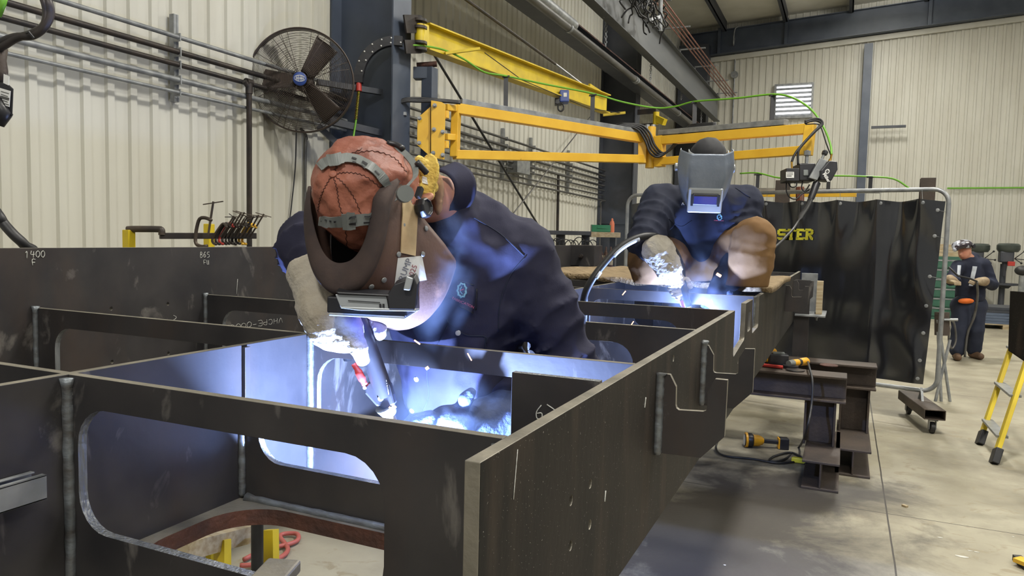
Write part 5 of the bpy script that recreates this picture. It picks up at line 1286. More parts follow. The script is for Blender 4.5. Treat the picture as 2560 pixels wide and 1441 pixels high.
M['skin'] = mat('skin', srgb(206, 150, 124), .5, 0, srgb(190, 128, 104), 12, 4, spec=.4)
b = M['skin'].node_tree.nodes['Principled BSDF']; b.inputs['Subsurface Weight'].default_value = .12; b.inputs['Subsurface Radius'].default_value = (.01, .004, .002)
M['glove'] = mat('pale_leather_glove', srgb(196, 190, 178), .8, 0, srgb(158, 148, 130), 9, 6, .35, .75, bump=.25, bscale=120, spec=.2)
M['glovebrown'] = mat('soiled_glove_leather', srgb(142, 122, 98), .85, 0, srgb(172, 156, 130), 14, 6, bump=.6, bscale=110, spec=.2)
M['hood'] = mat('rust_orange_leather_cap', srgb(118, 66, 52), .55, 0, srgb(156, 96, 76), 7, 8, .35, .65, bump=.12, bscale=160, spec=.4)
mix_layer(M['hood'], noise_fac(M['hood'], 16, .56, .72, None, 8), srgb(92, 48, 38))
M['quilt'] = mat('yellow_quilted_brim', srgb(206, 172, 74), .8, 0, srgb(226, 198, 104), 30, 4, bump=.6, bscale=60)
M['fibre'] = mat('brown_fibre_helmet', srgb(96, 72, 62), .5, 0, srgb(70, 54, 48), 5, 7, .3, .7, bump=.06, bscale=140, spec=.4)
mix_layer(M['fibre'], noise_fac(M['fibre'], 13, .60, .70, None, 8), srgb(128, 96, 78))
M['felt'] = mat('dark_brown_felt_rim', srgb(66, 52, 47), .85, 0, srgb(52, 42, 40), 20, 6, bump=.05, bscale=160)
M['cream2'] = mat('cream_leather_strip', srgb(202, 180, 140), .65, 0, srgb(170, 142, 104), 12, 6)
M['stitch'] = mat('dark_stitching', srgb(70, 36, 28), .9)
M['silver'] = mat('silver_helmet_paint', srgb(138, 146, 158), .3, .3, srgb(96, 106, 122), 6, 7, .3, .7, bump=.08, bscale=80)
M['paleplate'] = mat('pale_plastic_frame', srgb(170, 174, 176), .35, .3)
M['lens'] = mat('dark_filter_lens', srgb(58, 60, 120), .08, 0, spec=.8)
M['hair'] = mat('sandy_hair', srgb(160, 122, 84), .8, 0, srgb(130, 96, 64), 60, 4, stretch=(1, 1, .3))
M['boot'] = mat('brown_work_boot', srgb(104, 78, 56), .7, 0, srgb(82, 62, 46), 12, 5)
M['sole'] = mat('boot_sole', srgb(40, 34, 30), .8)

def head_frame(c, U, F):
    U = Vector(U).normalized(); F = Vector(F); F = (F - U*F.dot(U)).normalized(); L_ = U.cross(F)
    return Vector(c), U, F, L_
def head_sdf(s, H, U, F, L_, k=1.0):
    s.ell(H + U*.01*k, (L_, F, U), (.076*k, .097*k, .112*k), .03)
    s.ell(H - U*.06*k + F*.022*k, (L_, F, U), (.058*k, .072*k, .068*k), .04)       # jaw
    s.cap(H - U*.005*k + F*.098*k, H - U*.042*k + F*.112*k, .009*k, .014*k, .018)  # nose
    for e in (-1, 1):
        s.ell(H + L_*.079*e*k - U*.015*k - F*.005*k, (L_, F, U), (.012*k, .020*k, .032*k), .012)   # ears
        s.ell(H + L_*.030*e*k + U*.008*k + F*.098*k, (L_, F, U), (.017*k, .012*k, .011*k), .012, cut=True)
        s.ell(H + L_*.030*e*k + U*.008*k + F*.088*k, (L_, F, U), (.012*k, .010*k, .009*k), .006)
    s.cap(H + L_*.022*k - U*.072*k + F*.093*k, H - L_*.022*k - U*.072*k + F*.093*k, .008*k, .008*k, .012)
    return s
def finger(s, pts, r0, k=.008):
    n = len(pts); s.chain(pts, [r0*(1 - .22*i/(n-1)) for i in range(n)], k); return s

# ---------------------------------------------------------------- FIRST WELDER
def C(px, py, d): return cm(px, py, d)
foot_c = C(1220, 1000, 2.0)
w1 = thing('person', 'welder in navy shirt and brown pipe helmet bent over the near cell of the frame', 'person', (foot_c.x, foot_c.y + .05, 0))
Hc, U, F, Lh = head_frame(C(922, 497, 1.50), camvec(-.42, .38, .82), camvec(-.05, -.9, .39))
hip = C(1235, 1110, 2.02); belly = C(1165, 960, 1.93); chest = C(1135, 740, 1.85); upper = C(1120, 590, 1.80); nb = C(1098, 500, 1.68)
shL, elL, wrL = C(1302, 640, 1.79), C(1428, 910, 1.82), C(1215, 1062, 1.68)
shR, elR, wrR = C(915, 625, 1.84), C(772, 618, 1.66), C(800, 715, 1.575)
side = (shL - shR).normalized(); fwd_ = Vector((camvec(-.15, -.1, 1))).normalized()
hipL = hip + side*.09; hipR = hip - side*.09
knL = Vector((hipL.x + .02, hipL.y - .06, .52)); anL = Vector((hipL.x + .06, hipL.y + .04, .09))
knR = Vector((hipR.x - .03, hipR.y - .02, .52)); anR = Vector((hipR.x - .08, hipR.y + .10, .09))
bd = SDF()
bd.ell(chest, (side, Vector((0, 0, 1)), fwd_), (.150, .19, .095), .05).cap(chest, belly, .115, .11).cap(belly, hip, .11, .125).cap(shL, shR, .055, .055, .06)
bd.cap(upper, nb, .055, .048, .05).cap(nb, Hc - U*.06 - F*.03, .048, .050, .03)
head_sdf(bd, Hc, U, F, Lh)
bd.chain([shL, elL, wrL], [.052, .040, .028]).chain([shR, elR, wrR], [.052, .040, .028])
bd.chain([hipL, knL, anL], [.085, .055, .038]).chain([hipR, knR, anR], [.085, .055, .038])
for an, d_ in ((anL, camvec(.1, 0, 1)), (anR, camvec(-.3, 0, 1))):
    d_.z = 0; bd.cap(an - Vector((0, 0, .03)), an - Vector((0, 0, .04)) + d_.normalized()*.13, .035, .028)
bd.mesh('body', M['skin'], w1, .0085)
s = SDF()
s.ell(chest + fwd_*.0, (side, Vector((0, 0, 1)), fwd_), (.178, .205, .125), .06).cap(chest, belly, .150, .150, .06).cap(belly, hip + Vector((0, 0, .02)), .150, .155, .06)
s.cap(shL, upper, .080, .088, .07).cap(shR, upper, .085, .10, .07).cap(upper + side*.05, chest + side*.1, .1, .1, .06).cap(nb + (upper - nb)*.25, upper, .074, .10, .05)
s.chain([shL, shL.lerp(elL, .5), elL, elL.lerp(wrL, .6), wrL], [.086, .075, .062, .056, .050], .035)
s.chain([shR, shR.lerp(elR, .5), elR, elR.lerp(wrR, .62)], [.09, .074, .060, .054], .035)
cn = C(1104, 478, 1.665); cax = (nb - (Hc - U*.06)).normalized()
c1 = cax.cross(camvec(0, 0, 1)).normalized(); c2 = cax.cross(c1)
s.warp(folds(3, .015, .15, 8)).warp(folds(4, .006, .07, 7)).warp(rings_along(shL.lerp(elL, .55), elL, .012, .06, 1)).warp(rings_along(shR.lerp(elR, .3), elR.lerp(wrR, .4), .014, .042, 2)).warp(rings_along(chest - Vector((0, 0, .08)), belly, .007, .07, 5))
shirt = s.mesh('shirt', M['navy'], w1, .0075, smooth=2)
bvs = bvh_of(shirt)
def colf(u, v):                                  # folded collar standing round the neck, open under the chin
    a = .55 + u*(2*PI - 1.1); ex = .054 + .010*v + .004*math.sin(3*a)
    return cn + cax*(-.020 + .058*v) + cd0*(math.cos(a)*-ex) + cd1*(math.sin(a)*ex*1.05)
cd0 = (F - cax*F.dot(cax)).normalized(); cd1 = cax.cross(cd0)
MB().grid(colf, 30, 8).build('collar', M['navy'], w1, smooth=True, solid=.006)
s = SDF()
s.cap(hipL + Vector((0, 0, .03)), hipR + Vector((0, 0, .03)), .145, .145, .05)
s.chain([hipL, knL, anL + Vector((0, 0, .02))], [.125, .095, .085], .04).chain([hipR, knR, anR + Vector((0, 0, .02))], [.125, .095, .085], .04).warp(folds(9, .008, .12))
s.mesh('trousers', M['jeans'], w1, .012)
for an, d_ in ((anL, camvec(.1, 0, 1)), (anR, camvec(-.3, 0, 1))):
    d_.z = 0; d_.normalize(); z0 = Vector((an.x, an.y, 0))
    s = SDF(); s.cap(z0 + Vector((0, 0, .16)), z0 + Vector((0, 0, .06)), .058, .054, .03).cap(z0 + Vector((0, 0, .052)) - d_*.03, z0 + Vector((0, 0, .046)) + d_*.18, .05, .044, .03).cutplane((0, 0, .001), (0, 0, -1))
    s.mesh('boot', M['boot'], w1, .01)
# shirt front: placket, snaps, pocket and name patch
thread(bvs, [(1118, 815), (1085, 880), (1068, 930), (1072, 990), (1052, 1040)], .0012, 'placket_seam', M['jeans'], w1, .0005)
for x, y in ((1145, 833), (1041, 949), (1030, 1028)): stud(bvs, x, y, .0068, M['white'], w1, 'snap', .003)
thread(bvs, [(1115, 800), (1128, 815), (1165, 838), (1212, 842), (1216, 858)], .0016, 'pocket_flap', M['jeans'], w1, .0006)
thread(bvs, [(1212, 842), (1214, 885)], .0014, 'pocket_flap', M['jeans'], w1, .0006)
thread(bvs, [(1315, 640), (1275, 690), (1250, 760), (1246, 830)], .0016, 'armhole_seam', M['jeans'], w1, .0004)
thread(bvs, [(1185, 545), (1250, 585), (1310, 640)], .0016, 'yoke_seam', M['jeans'], w1, .0004)
M['patch'] = mat('dark_name_patch', srgb(40, 36, 58), .8); M['teal'] = mat('teal_embroidery', srgb(120, 170, 190), .7); M['pink'] = mat('pink_embroidery', srgb(196, 96, 120), .7)
pt = patch(bvs, [(1144, 701), (1186, 714), (1180, 782), (1147, 764)], 8, 8, 'patch', M['patch'], w1, .002, .0012)
for i, (x0_, y0_, x1_, y1_) in enumerate(((1146, 702, 1185, 714), (1191, 722, 1189, 775), (1183, 782, 1149, 766))):
    thread(bvs, [(x0_, y0_), (x1_, y1_)], .0016, 'patch_border', M['blackpl'], pt, .004)
bt = lambda cx, cy, rx_, ry_, n_, zig_: [(cx + rx_*math.cos(2*PI*i/n_)*(1 + zig_*(i % 2)), cy + ry_*math.sin(2*PI*i/n_)*(1 + zig_*(i % 2))) for i in range(n_ + 1)]
thread(bvs, bt(1155, 727, 9, 15, 18, .22), .0028, 'emblem', M['teal'], pt, .004, n=1)
thread(bvs, [(1155, 717), (1151, 727), (1157, 737)], .0012, 'emblem', M['teal'], pt, .004, n=2)
thread(bvs, [(1150, 727), (1160, 724)], .0012, 'emblem', M['red'], pt, .004, n=2)
wrap_text(bvs, 'FABRICATION', (1158, 757), (.92, .39), (.3, -.95), 9, M['pink'], pt, off=.0045, bold=.02)

# leather cap over the skull, its brim turned to the neck
s = SDF(); s.ell(Hc + U*.012, (Lh, F, U), (.094, .116, .124), .03).ell(Hc - F*.02 - U*.03, (Lh, F, U), (.092, .10, .10), .04)
s.cutplane(Hc - U*.055 + F*.0, (-U - F*.10)).warp(folds(21, .009, .07, 7)).warp(folds(22, .004, .03, 6))
cap_ = s.mesh('cap', M['hood'], w1, .0042, smooth=2); bvc = bvh_of(cap_)
for pth in ([(832, 437), (842, 470), (848, 510), (862, 560), (868, 620)], [(832, 437), (862, 462), (888, 500), (905, 545)], [(832, 437), (812, 470), (800, 500), (795, 530)], [(832, 437), (868, 432), (910, 440), (950, 470), (975, 510)],
            [(832, 437), (850, 410), (880, 388), (930, 378), (985, 395), (1015, 430)], [(836, 425), (860, 395), (905, 372)]):
    thread(bvc, pth, .0008, 'seam', M['stitch'], cap_, .0006, n=8, zig=1.6)
stud(bvc, 833, 437, .008, M['hood'], cap_, 'button', .005)
s = SDF()
br = C(1072, 432, 1.545); s.ell(br, (camvec(.55, .1, .5), camvec(-.1, 1, -.1), camvec(.6, -.1, -.75)), (.030, .042, .008), .01).cap(C(1048, 400, 1.53), C(1085, 470, 1.56), .010, .010, .02).cap(C(1050, 470, 1.53), C(1075, 492, 1.545), .008, .007, .02)
s.warp(folds(33, .0012, .014, 5)); brim = s.mesh('cap_brim', M['quilt'], w1, .0032)
patch(bvh_of(brim), [(1058, 440), (1068, 444), (1070, 462), (1056, 460)], 3, 3, 'tag', M['white'], brim, .002, .0006)
# hair at the nape
s = SDF(); s.ell(C(1092, 470, 1.60), (camvec(1, 0, 0), camvec(0, 1, 0), camvec(0, 0, 1)), (.016, .034, .03), .01).ell(C(1095, 505, 1.60), (camvec(1, 0, 0), camvec(.2, 1, 0), camvec(0, 0, 1)), (.010, .03, .02), .01).warp(folds(5, .003, .012)); s.mesh('hair', M['hair'], w1, .004)
s = SDF(); er = C(1063, 497, 1.515); s.ell(er, (camvec(.9, .45, .2), camvec(-.4, .85, 0), camvec(.2, 0, -.9)), (.020, .010, .010), .01).ell(er + camvec(0, .004, .012), (camvec(.9, .45, .2), camvec(-.4, .85, 0), camvec(.2, 0, -.9)), (.011, .004, .008), .006, cut=True)
ear = s.mesh('ear', M['skin'], w1, .0025)

# fibre pipe helmet: wrapped shell open to the crown
HC = C(910, 500, 1.50)
lv = [(.072, .120, .192, 92), (.03, .123, .206, 90), (0, .125, .212, 88), (-.07, .128, .220, 84), (-.14, .135, .224, 80), (-.195, .135, .212, 76), (-.222, .122, .185, 72), (-.240, .085, .13, 66), (-.246, .05, .08, 60)]
def lvl(h):
    for i in range(len(lv)-1):
        if h <= lv[i][0] and h >= lv[i+1][0]:
            t = (lv[i][0] - h)/(lv[i][0] - lv[i+1][0])
            return [lv[i][k] + (lv[i+1][k] - lv[i][k])*t for k in (1, 2, 3)]
    return list(lv[0][1:]) if h > lv[0][0] else list(lv[-1][1:])
def shell_pt(u, v, off=0.0):                   # u -1..1 right to left side of wearer, v 0 top .. 1 bottom
    top = .072 - .050*(1 - abs(u)**1.6)
    h = top + (-.246 - top)*v
    aL, aF, th = lvl(h); th = math.radians(th)*u; aL -= .028 if u < 0 else .020
    c, s_ = math.cos(th), math.sin(th); e = .85
    bk = max(0, abs(u) - .80)/.20
    h -= bk**2*(1 - v)**3*(.035 if u > 0 else .010)
    if u > 0: h += .0
    return HC + Lh*((aL + off)*abs(s_)**e*(1 if s_ > 0 else -1) - .002) + F*((aF + off)*abs(c)**e*(1 if c > 0 else -1)) + U*h
helm = MB().grid(lambda u, v: shell_pt(u*2 - 1, v), 64, 40).build('helmet', M['fibre'], w1, smooth=True, solid=.004)
bvm = bvh_of(helm)
# felt-faced collar rolled in from the open edge
def rim_pt(u, v):
    a = u*2 - 1; p0_ = shell_pt(a, 0); inn = HC - p0_; inn -= U*inn.dot(U); inn.normalize()
    w_ = .012 + .040*(1 - abs(a)**1.8)
    if v < .2: return shell_pt(a, .05*(1 - v/.2), .003)
    t = (v - .2)/.8
    return p0_ + inn*(w_*t) + U*(.003*math.sin(PI*t) + .006*t)
MB().grid(rim_pt, 64, 14).build('rim_band', M['felt'], helm, smooth=True, solid=.004)
M['shade_sheet'] = mat('helmet_shade_sheet', srgb(30, 26, 26), .9)  # dark sheet added for the shade inside the helmet, stops arc light
MB().grid(lambda u, v: shell_pt(u*2 - 1, .30 + .1*v, -.003).lerp(HC - U*.075 + F*.06, v**1.5*.96), 40, 10).build('shade_sheet', M['shade_sheet'], helm, smooth=True)
# cream strip with the pivot knob, studs
patch(bvm, [(1003, 497), (1041, 507), (1034, 640), (998, 632)], 4, 12, 'side_strip', M['cream2'], helm, .0042, .0012)
q = hit(bvm, 1042, 524, .004) or (C(1042, 524, 1.42), camvec(.4, 0, .9))
MB().lathe([(.010, 0), (.020, .004), (.0215, .012), (.020, .022), (.016, .025), (.014, .020), (.001, .020)], q[0], q[1], n=9).build('knob', M['blackpl'], helm, bevel=.0015)
for x, y in ((1008, 503), (1066, 515), (1091, 522), (1006, 563), (1062, 572), (994, 636), (1054, 636), (958, 699), (902, 731), (927, 715)): stud(bvm, x, y, .0058, M['strut'], helm, 'rivet', .0025, .003)
# side sticker with its lettering
st = patch(bvm, [(992, 645), (1052, 640), (1064, 700), (984, 712)], 10, 8, 'sticker', M['white'], helm, .0030, .0003)
M['greyprint'] = mat('grey_print', srgb(110, 112, 124), .6); M['redprint'] = mat('red_print', srgb(150, 84, 92), .6)
wrap_text(bvm, 'TRUMP', (1008, 680), (.36, -.93), (-.93, -.36), 22, M['greyprint'], st or helm, off=.0042)
wrap_text(bvm, '2025', (1028, 680), (.36, -.93), (-.93, -.36), 19, M['redprint'], st or helm, off=.0042)
# lens holder seen on edge: silver flip front, black bracket, pale cover plate
Nl = camvec(-.04, -1, -.10).normalized(); Ll = camvec(1, -.06, .08); Ll = (Ll - Nl*Ll.dot(Nl)).normalized(); Dl = Nl.cross(Ll).normalized()
if Dl.dot(camvec(0, 0, 1)) < 0: Dl = -Dl
lc = C(938, 758, 1.46)
MB().obox(lc, Ll*.078, Nl*.016, Dl*.060).build('lens_holder', M['blackpl'], helm, bevel=.003)
MB().obox(lc + Nl*.018, Ll*.074, Nl*.003, Dl*.062).build('flip_frame', M['paleplate'], helm, bevel=.002)
MB().obox(lc + Nl*.022, Ll*.050, Nl*.002, Dl*.04).build('lens', M['lens'], helm)
P = [C(x, y, 1.392) for x, y in ((838, 736), (966, 741), (972, 776), (850, 766))]
MB().prism(P, camvec(0, -.2, -1).normalized()*.004).build('flip_plate', M['paleplate'], helm, bevel=.001)
P2 = [C(x, y, 1.389) for x, y in ((870, 751), (950, 756), (950, 758), (870, 753))]; MB().prism(P2, camvec(0, 0, -.001)).build('slot', M['blackpl'], helm)
for x in (948, 956): MB().prism([C(a_, b_, 1.389) for a_, b_ in ((x, 760), (x + 5, 760), (x + 5, 770), (x, 769))], camvec(0, 0, -.001)).build('slot', M['blackpl'], helm)
P = [C(x, y, 1.386) for x, y in ((838, 730), (970, 737), (985, 712), (1035, 693), (1043, 712), (1036, 776), (972, 774), (968, 742), (846, 737))]
MB().prism(P, camvec(.1, .3, -.6).normalized()*.02).build('lens_bracket', M['blackpl'], helm, bevel=.002)
MB().prism([C(x, y, 1.388) for x, y in ((850, 767), (970, 772), (1040, 773), (1040, 779), (900, 777), (852, 771))], camvec(0, 0, -.05)).build('cover_plate', M['paleplate'], helm, bevel=.001)
MB().prism([C(x, y, 1.374) for x, y in ((1016, 690), (1032, 696), (1024, 727), (1008, 725))], camvec(0, 0, -.012)).build('catch', M['paleplate'], helm, bevel=.002)
# headgear straps over the cap
ribbon(bvc, [(803, 420), (820, 408), (852, 399), (890, 402), (925, 420), (955, 448), (975, 478), (988, 500)], 21, 'headband', M['rubberband'], helm, .005, .0012)
ribbon(bvc, [(826, 408), (858, 400)], 27, 'buckle', M['rubberband'], helm, .008, .0016)
ribbon(bvc, [(799, 551), (840, 553), (880, 550), (925, 546), (962, 533)], 24, 'headband', M['rubberband'], helm, .005, .0012)
ribbon(bvc, [(860, 552), (888, 549)], 36, 'buckle', M['rubberband'], helm, .008, .0016)
for x0_, x1_, y_ in ((808, 812, 551), (818, 822, 552), (829, 833, 552), (840, 844, 552)): ribbon(bvc, [(x0_, y_), (x1_, y_)], 4, 'slot', M['blackpl'], helm, .007, .0004, 2)
for (x0_, y0_, x1_, y1_) in ((878, 400, 890, 404), (905, 410, 917, 418), (935, 432, 944, 441), (880, 411, 890, 413), (903, 420, 912, 427), (875, 545, 890, 544), (908, 543, 928, 541), (875, 556, 890, 555), (908, 554, 928, 552)): ribbon(bvc, [(x0_, y0_), (x1_, y1_)], 3.5, 'slot', M['blackpl'], helm, .0075, .0004, 2)
gp_ = bez([C(1000, 496, 1.40), C(1008, 478, 1.405), C(1028, 455, 1.42), C(1040, 438, 1.445), C(1036, 412, 1.47), C(1018, 388, 1.49), C(992, 368, 1.50), C(968, 358, 1.515)], 5)
mb = MB(); vs = []
for i, p_ in enumerate(gp_):
    w_ = (.015 if i > 14 else .024 - .0006*i); d_ = camvec(-.70, -.45, .25)*w_*.6
    nn_ = camvec(.35, .3, .9)*.0016
    vs += [p_ + d_ + nn_, p_ - d_*.7 + nn_, p_ - d_*.7 - nn_, p_ + d_ - nn_]
k_ = len(gp_); mb.add(vs, [(4*i+j, 4*i+(j+1) % 4, 4*(i+1)+(j+1) % 4, 4*(i+1)+j) for i in range(k_-1) for j in range(4)] + [(0, 1, 2, 3), (4*k_-1, 4*k_-2, 4*k_-3, 4*k_-4)])
mb.build('headgear_yoke', M['rubberband'], helm)
MB().tube([C(1010, 487, 1.39), C(1014, 484, 1.37)], .016, 14).build('pivot', M['rubberband'], helm, smooth='auto')
MB().bar(C(1044, 494, 1.42), C(1052, 470, 1.43), .010, .010).build('stop_pin', M['blackpl'], helm)
MB().tube(bez([C(1042, 405, 1.46), C(1060, 425, 1.47), C(1066, 432, 1.475)], 3), .007, 6).build('strap_end', M['blackpl'], helm, smooth=True)
MB().tube(bez([C(968, 358, 1.5), C(990, 362, 1.5), C(1008, 372, 1.49)], 3), .006, 6).build('ratchet', M['blackpl'], helm, smooth=True)

# right glove with gauntlet, gripping the torch
tA, tB = C(893, 785, 1.50), C(962, 990, 1.53)       # torch grip axis
tax = (tB - tA).normalized()
s = SDF()
s.chain([C(786, 682, 1.58), C(796, 708, 1.565), C(802, 738, 1.55)], [.058, .052, .046], .02)   # cuff
s.cutplane(C(770, 660, 1.59), camvec(-.4, 1, -.3))
s.chain([C(802, 738, 1.55), C(808, 775, 1.53), C(838, 812, 1.515)], [.045, .046, .044], .025)
s.ell(C(834, 808, 1.492), (camvec(.7, -.6, 0), camvec(.6, .7, 0), camvec(0, 0, 1)), (.066, .055, .040), .02)
finger(s, [C(858, 806, 1.475), C(880, 836, 1.468), C(894, 868, 1.47), C(906, 899, 1.478)], .0195, .012)   # index along the grip
finger(s, [C(842, 822, 1.485), C(866, 850, 1.478), C(884, 862, 1.485), C(896, 858, 1.50)], .018, .010)
finger(s, [C(828, 822, 1.49), C(846, 848, 1.482), C(864, 862, 1.488), C(878, 860, 1.50)], .017, .010)
finger(s, [C(815, 812, 1.50), C(826, 836, 1.492), C(842, 850, 1.495), C(856, 850, 1.50)], .015, .010)
finger(s, [C(862, 785, 1.52), C(898, 768, 1.53), C(926, 788, 1.53), C(944, 818, 1.525), C(948, 836, 1.52)], .019, .012)      # thumb over the far side
s.warp(folds(41, .0035, .06, 7)).warp(folds(42, .0007, .02, 6)).warp(rings_along(C(880, 836, 1.468), C(906, 899, 1.478), .0014, .014, 3)).warp(rings_along(C(800, 735, 1.565), C(845, 800, 1.53), .002, .03, 3))
gl1 = s.mesh('glove', M['glove'], w1, .0034, smooth=1)
# left gauntlet reaching through the opening
s = SDF()
e_ = wrL; hnd = C(1125, 1060, 1.58)
s.chain([C(1268, 1052, 1.70), C(1200, 1062, 1.66), C(1155, 1060, 1.61)], [.076, .056, .038], .02)
s.ell(hnd, (camvec(1, 0, .5), camvec(0, 1, 0), camvec(-.5, 0, 1)), (.055, .042, .03), .02)
for k, (dy, dl) in enumerate(((-.02, .0), (.0, .01), (.02, .005), (.038, -.01))):
    b0 = hnd + camvec(-.04, -dy, .02); finger(s, [b0, b0 + camvec(-.035 - dl, -.006, .018), b0 + camvec(-.055 - dl, -.022, .03)], .014, .008)
finger(s, [C(1150, 1030, 1.585), C(1165, 1000, 1.57), C(1178, 983, 1.565)], .016, .01)
s.warp(folds(51, .003, .06, 6))
M['glovedark'] = mat('dark_blue_leather_glove', srgb(74, 84, 108), .8, 0, srgb(58, 66, 90), 8, 6, bump=.2, bscale=90, spec=.2)
gl2 = s.mesh('glove', M['glovedark'], w1, .0045)

# welding torch of the first welder
M['torchgrey'] = mat('worn_torch_plastic', srgb(42, 41, 44), .5, 0, srgb(54, 53, 57), 14, 5)
tor = thing('welding_torch', 'black welding torch held in the pale glove over the near cell', 'welding torch', tA)
MB().tube([C(882, 762, 1.51), tA, tA.lerp(tB, .35), tA.lerp(tB, .75), tB], [.014, .017, .018, .020, .0215], 16).build('handle', M['torchgrey'], tor, smooth='auto')
P = [C(x, y, 1.515) for x, y in ((921, 956), (953, 945), (975, 962), (988, 1012), (962, 1024), (940, 1016), (912, 985), (908, 970))]
MB().prism(P, camvec(0, 0, -.03)).build('grip_body', M['torchgrey'], tor, bevel=.004)
stud_ = MB().lathe([(.004, 0), (.004, .003), (.001, .003)], C(912, 970, 1.513), camvec(0, 0, 1), n=10).lathe([(.006, 0), (.006, .003), (.002, .003)], C(952, 997, 1.513), camvec(0, 0, 1), n=10).build('screw', M['strut'], tor)
text('PARKER', C(965, 970, 1.512), camvec(.2, -.98, 0), camvec(.98, .2, 0), .009, 'white', tor, off=.0003)
MB().tube(bez([C(884, 910, 1.505), C(896, 930, 1.505), C(905, 948, 1.508), C(912, 962, 1.512)], 3), [.006]*3 + [.0085]*4 + [.0065]*3, 8).build('trigger', M['pink'] if False else M['red'], tor, smooth=True)
nt = C(982, 1048, 1.545)
MB().tube([C(962, 1015, 1.53), C(975, 1035, 1.54)], [.022, .016], 14).build('collar', M['rubberband'], tor, smooth='auto')
MB().tube(bez([C(972, 1028, 1.538), C(982, 1052, 1.545), C(988, 1080, 1.546), C(992, 1110, 1.545)], 4), .0085, 10).build('neck', M['brass'], tor, smooth=True)
MB().tube([C(990, 1088, 1.545), C(998, 1205, 1.51)], [.012, .0095], 12).build('nozzle', M['copper'], tor, smooth='auto')
MB().tube(bez([C(882, 762, 1.51), C(868, 735, 1.54), C(852, 705, 1.60), C(842, 700, 1.72), C(850, 760, 1.80), C(870, 900, 1.85)], 5), .012, 8).build('cable', M['black'], tor, smooth=True)
ARC1 = C(1000, 1246, 1.485)
arc_light('welding_arc', ARC1, 230)

# ---------------------------------------------------------------- SECOND WELDER
D = 3.95
fc = C(1760, 725, 3.75)
w2 = thing('person', 'welder in navy jacket and tan trousers squatting on the frame', 'person', fc)
Hc2, U2, F2, L2 = head_frame(C(1768, 415, 3.48), camvec(-.02, .90, .42), camvec(-.16, -.42, .88))
hip = C(1742, 650, 3.96); belly = C(1750, 588, 3.86); chest = C(1752, 545, 3.78); nb = C(1765, 468, 3.65)
shL, elL, wrL = C(1858, 512, 3.73), C(1850, 640, 3.66), C(1792, 738, 3.62)
shR, elR, wrR = C(1650, 508, 3.73), C(1612, 606, 3.52), C(1658, 655, 3.36)
side = (shL - shR).normalized(); fwd_ = camvec(0, -.2, 1).normalized()
hipL, hipR = hip + side*.1, hip - side*.1
knL, anL = C(1890, 594, 3.52), C(1866, 716, 3.56)
knR, anR = C(1622, 652, 3.54), C(1640, 716, 3.62)
for a_ in (anL, anR): a_.z = max(a_.z, 1.42)
bd = SDF()
bd.ell(chest, (side, Vector((0, 0, 1)), fwd_), (.15, .17, .095), .05).cap(chest, belly, .11, .11).cap(belly, hip, .11, .12).cap(shL, shR, .055, .055, .06).cap(chest, nb, .08, .055, .05).cap(nb, Hc2 - U2*.06 - F2*.03, .055, .05)
head_sdf(bd, Hc2, U2, F2, L2)
bd.chain([shL, elL, wrL], [.05, .04, .028]).chain([shR, elR, wrR], [.05, .04, .028]).chain([hipL, knL, anL], [.08, .055, .038]).chain([hipR, knR, anR], [.08, .055, .038])
bd.mesh('body', M['skin'], w2, .012)
s = SDF()
s.ell(chest, (side, Vector((0, 0, 1)), fwd_), (.185, .185, .125), .06).cap(chest, belly, .155, .15, .06).cap(shL, shR, .088, .088, .07).cap(nb, chest, .09, .12, .06)
s.chain([shL, shL.lerp(elL, .5), elL, elL.lerp(wrL, .6), wrL], [.098, .086, .077, .066, .052], .04)
s.chain([shR, shR.lerp(elR, .5), elR, elR.lerp(wrR, .75)], [.098, .086, .077, .062], .04)
s.warp(folds(61, .016, .15, 8)).warp(folds(62, .006, .06, 7)).warp(rings_along(shR.lerp(elR, .3), elR, .010, .07, 7)).warp(rings_along(shL.lerp(elL, .3), elL, .010, .07, 8)).warp(rings_along(chest, belly, .010, .07, 9))
jk = s.mesh('jacket', M['navy2'], w2, .0105, smooth=1); bvj = bvh_of(jk)
s = SDF()
s.cap(hipL, hipR, .155, .155, .05)
s.chain([hipL, hipL.lerp(knL, .6), knL], [.13, .115, .092], .04).chain([knL, knL.lerp(anL, .5), anL - Vector((0, 0, .03))], [.092, .102, .098], .03)
s.chain([hipR, hipR.lerp(knR, .6), knR], [.13, .115, .095], .04).chain([knR, knR.lerp(anR, .5), anR - Vector((0, 0, .03))], [.095, .105, .098], .03)
s.warp(folds(71, .016, .17, 7)).warp(folds(72, .008, .075, 7)).warp(rings_along(knL, anL, .005, .09, 5)).cutplane((0, 0, 1.385), (0, 0, -1))
s.mesh('trousers', M['tan'], w2, .0105)
for an, d_ in ((anL, camvec(.15, 0, 1)), (anR, camvec(-.25, 0, 1))):
    d_.z = 0; d_.normalize(); z0 = Vector((an.x, an.y, 1.392))
    s = SDF(); s.cap(z0 + Vector((0, 0, .09)), z0 + Vector((0, 0, .05)), .05, .05, .03).cap(z0 + Vector((0, 0, .05)) - d_*.09, z0 + Vector((0, 0, .042)) - d_*.01, .048, .042, .03).cutplane((0, 0, 1.393), (0, 0, -1))
    s.mesh('boot', M['boot'], w2, .01)
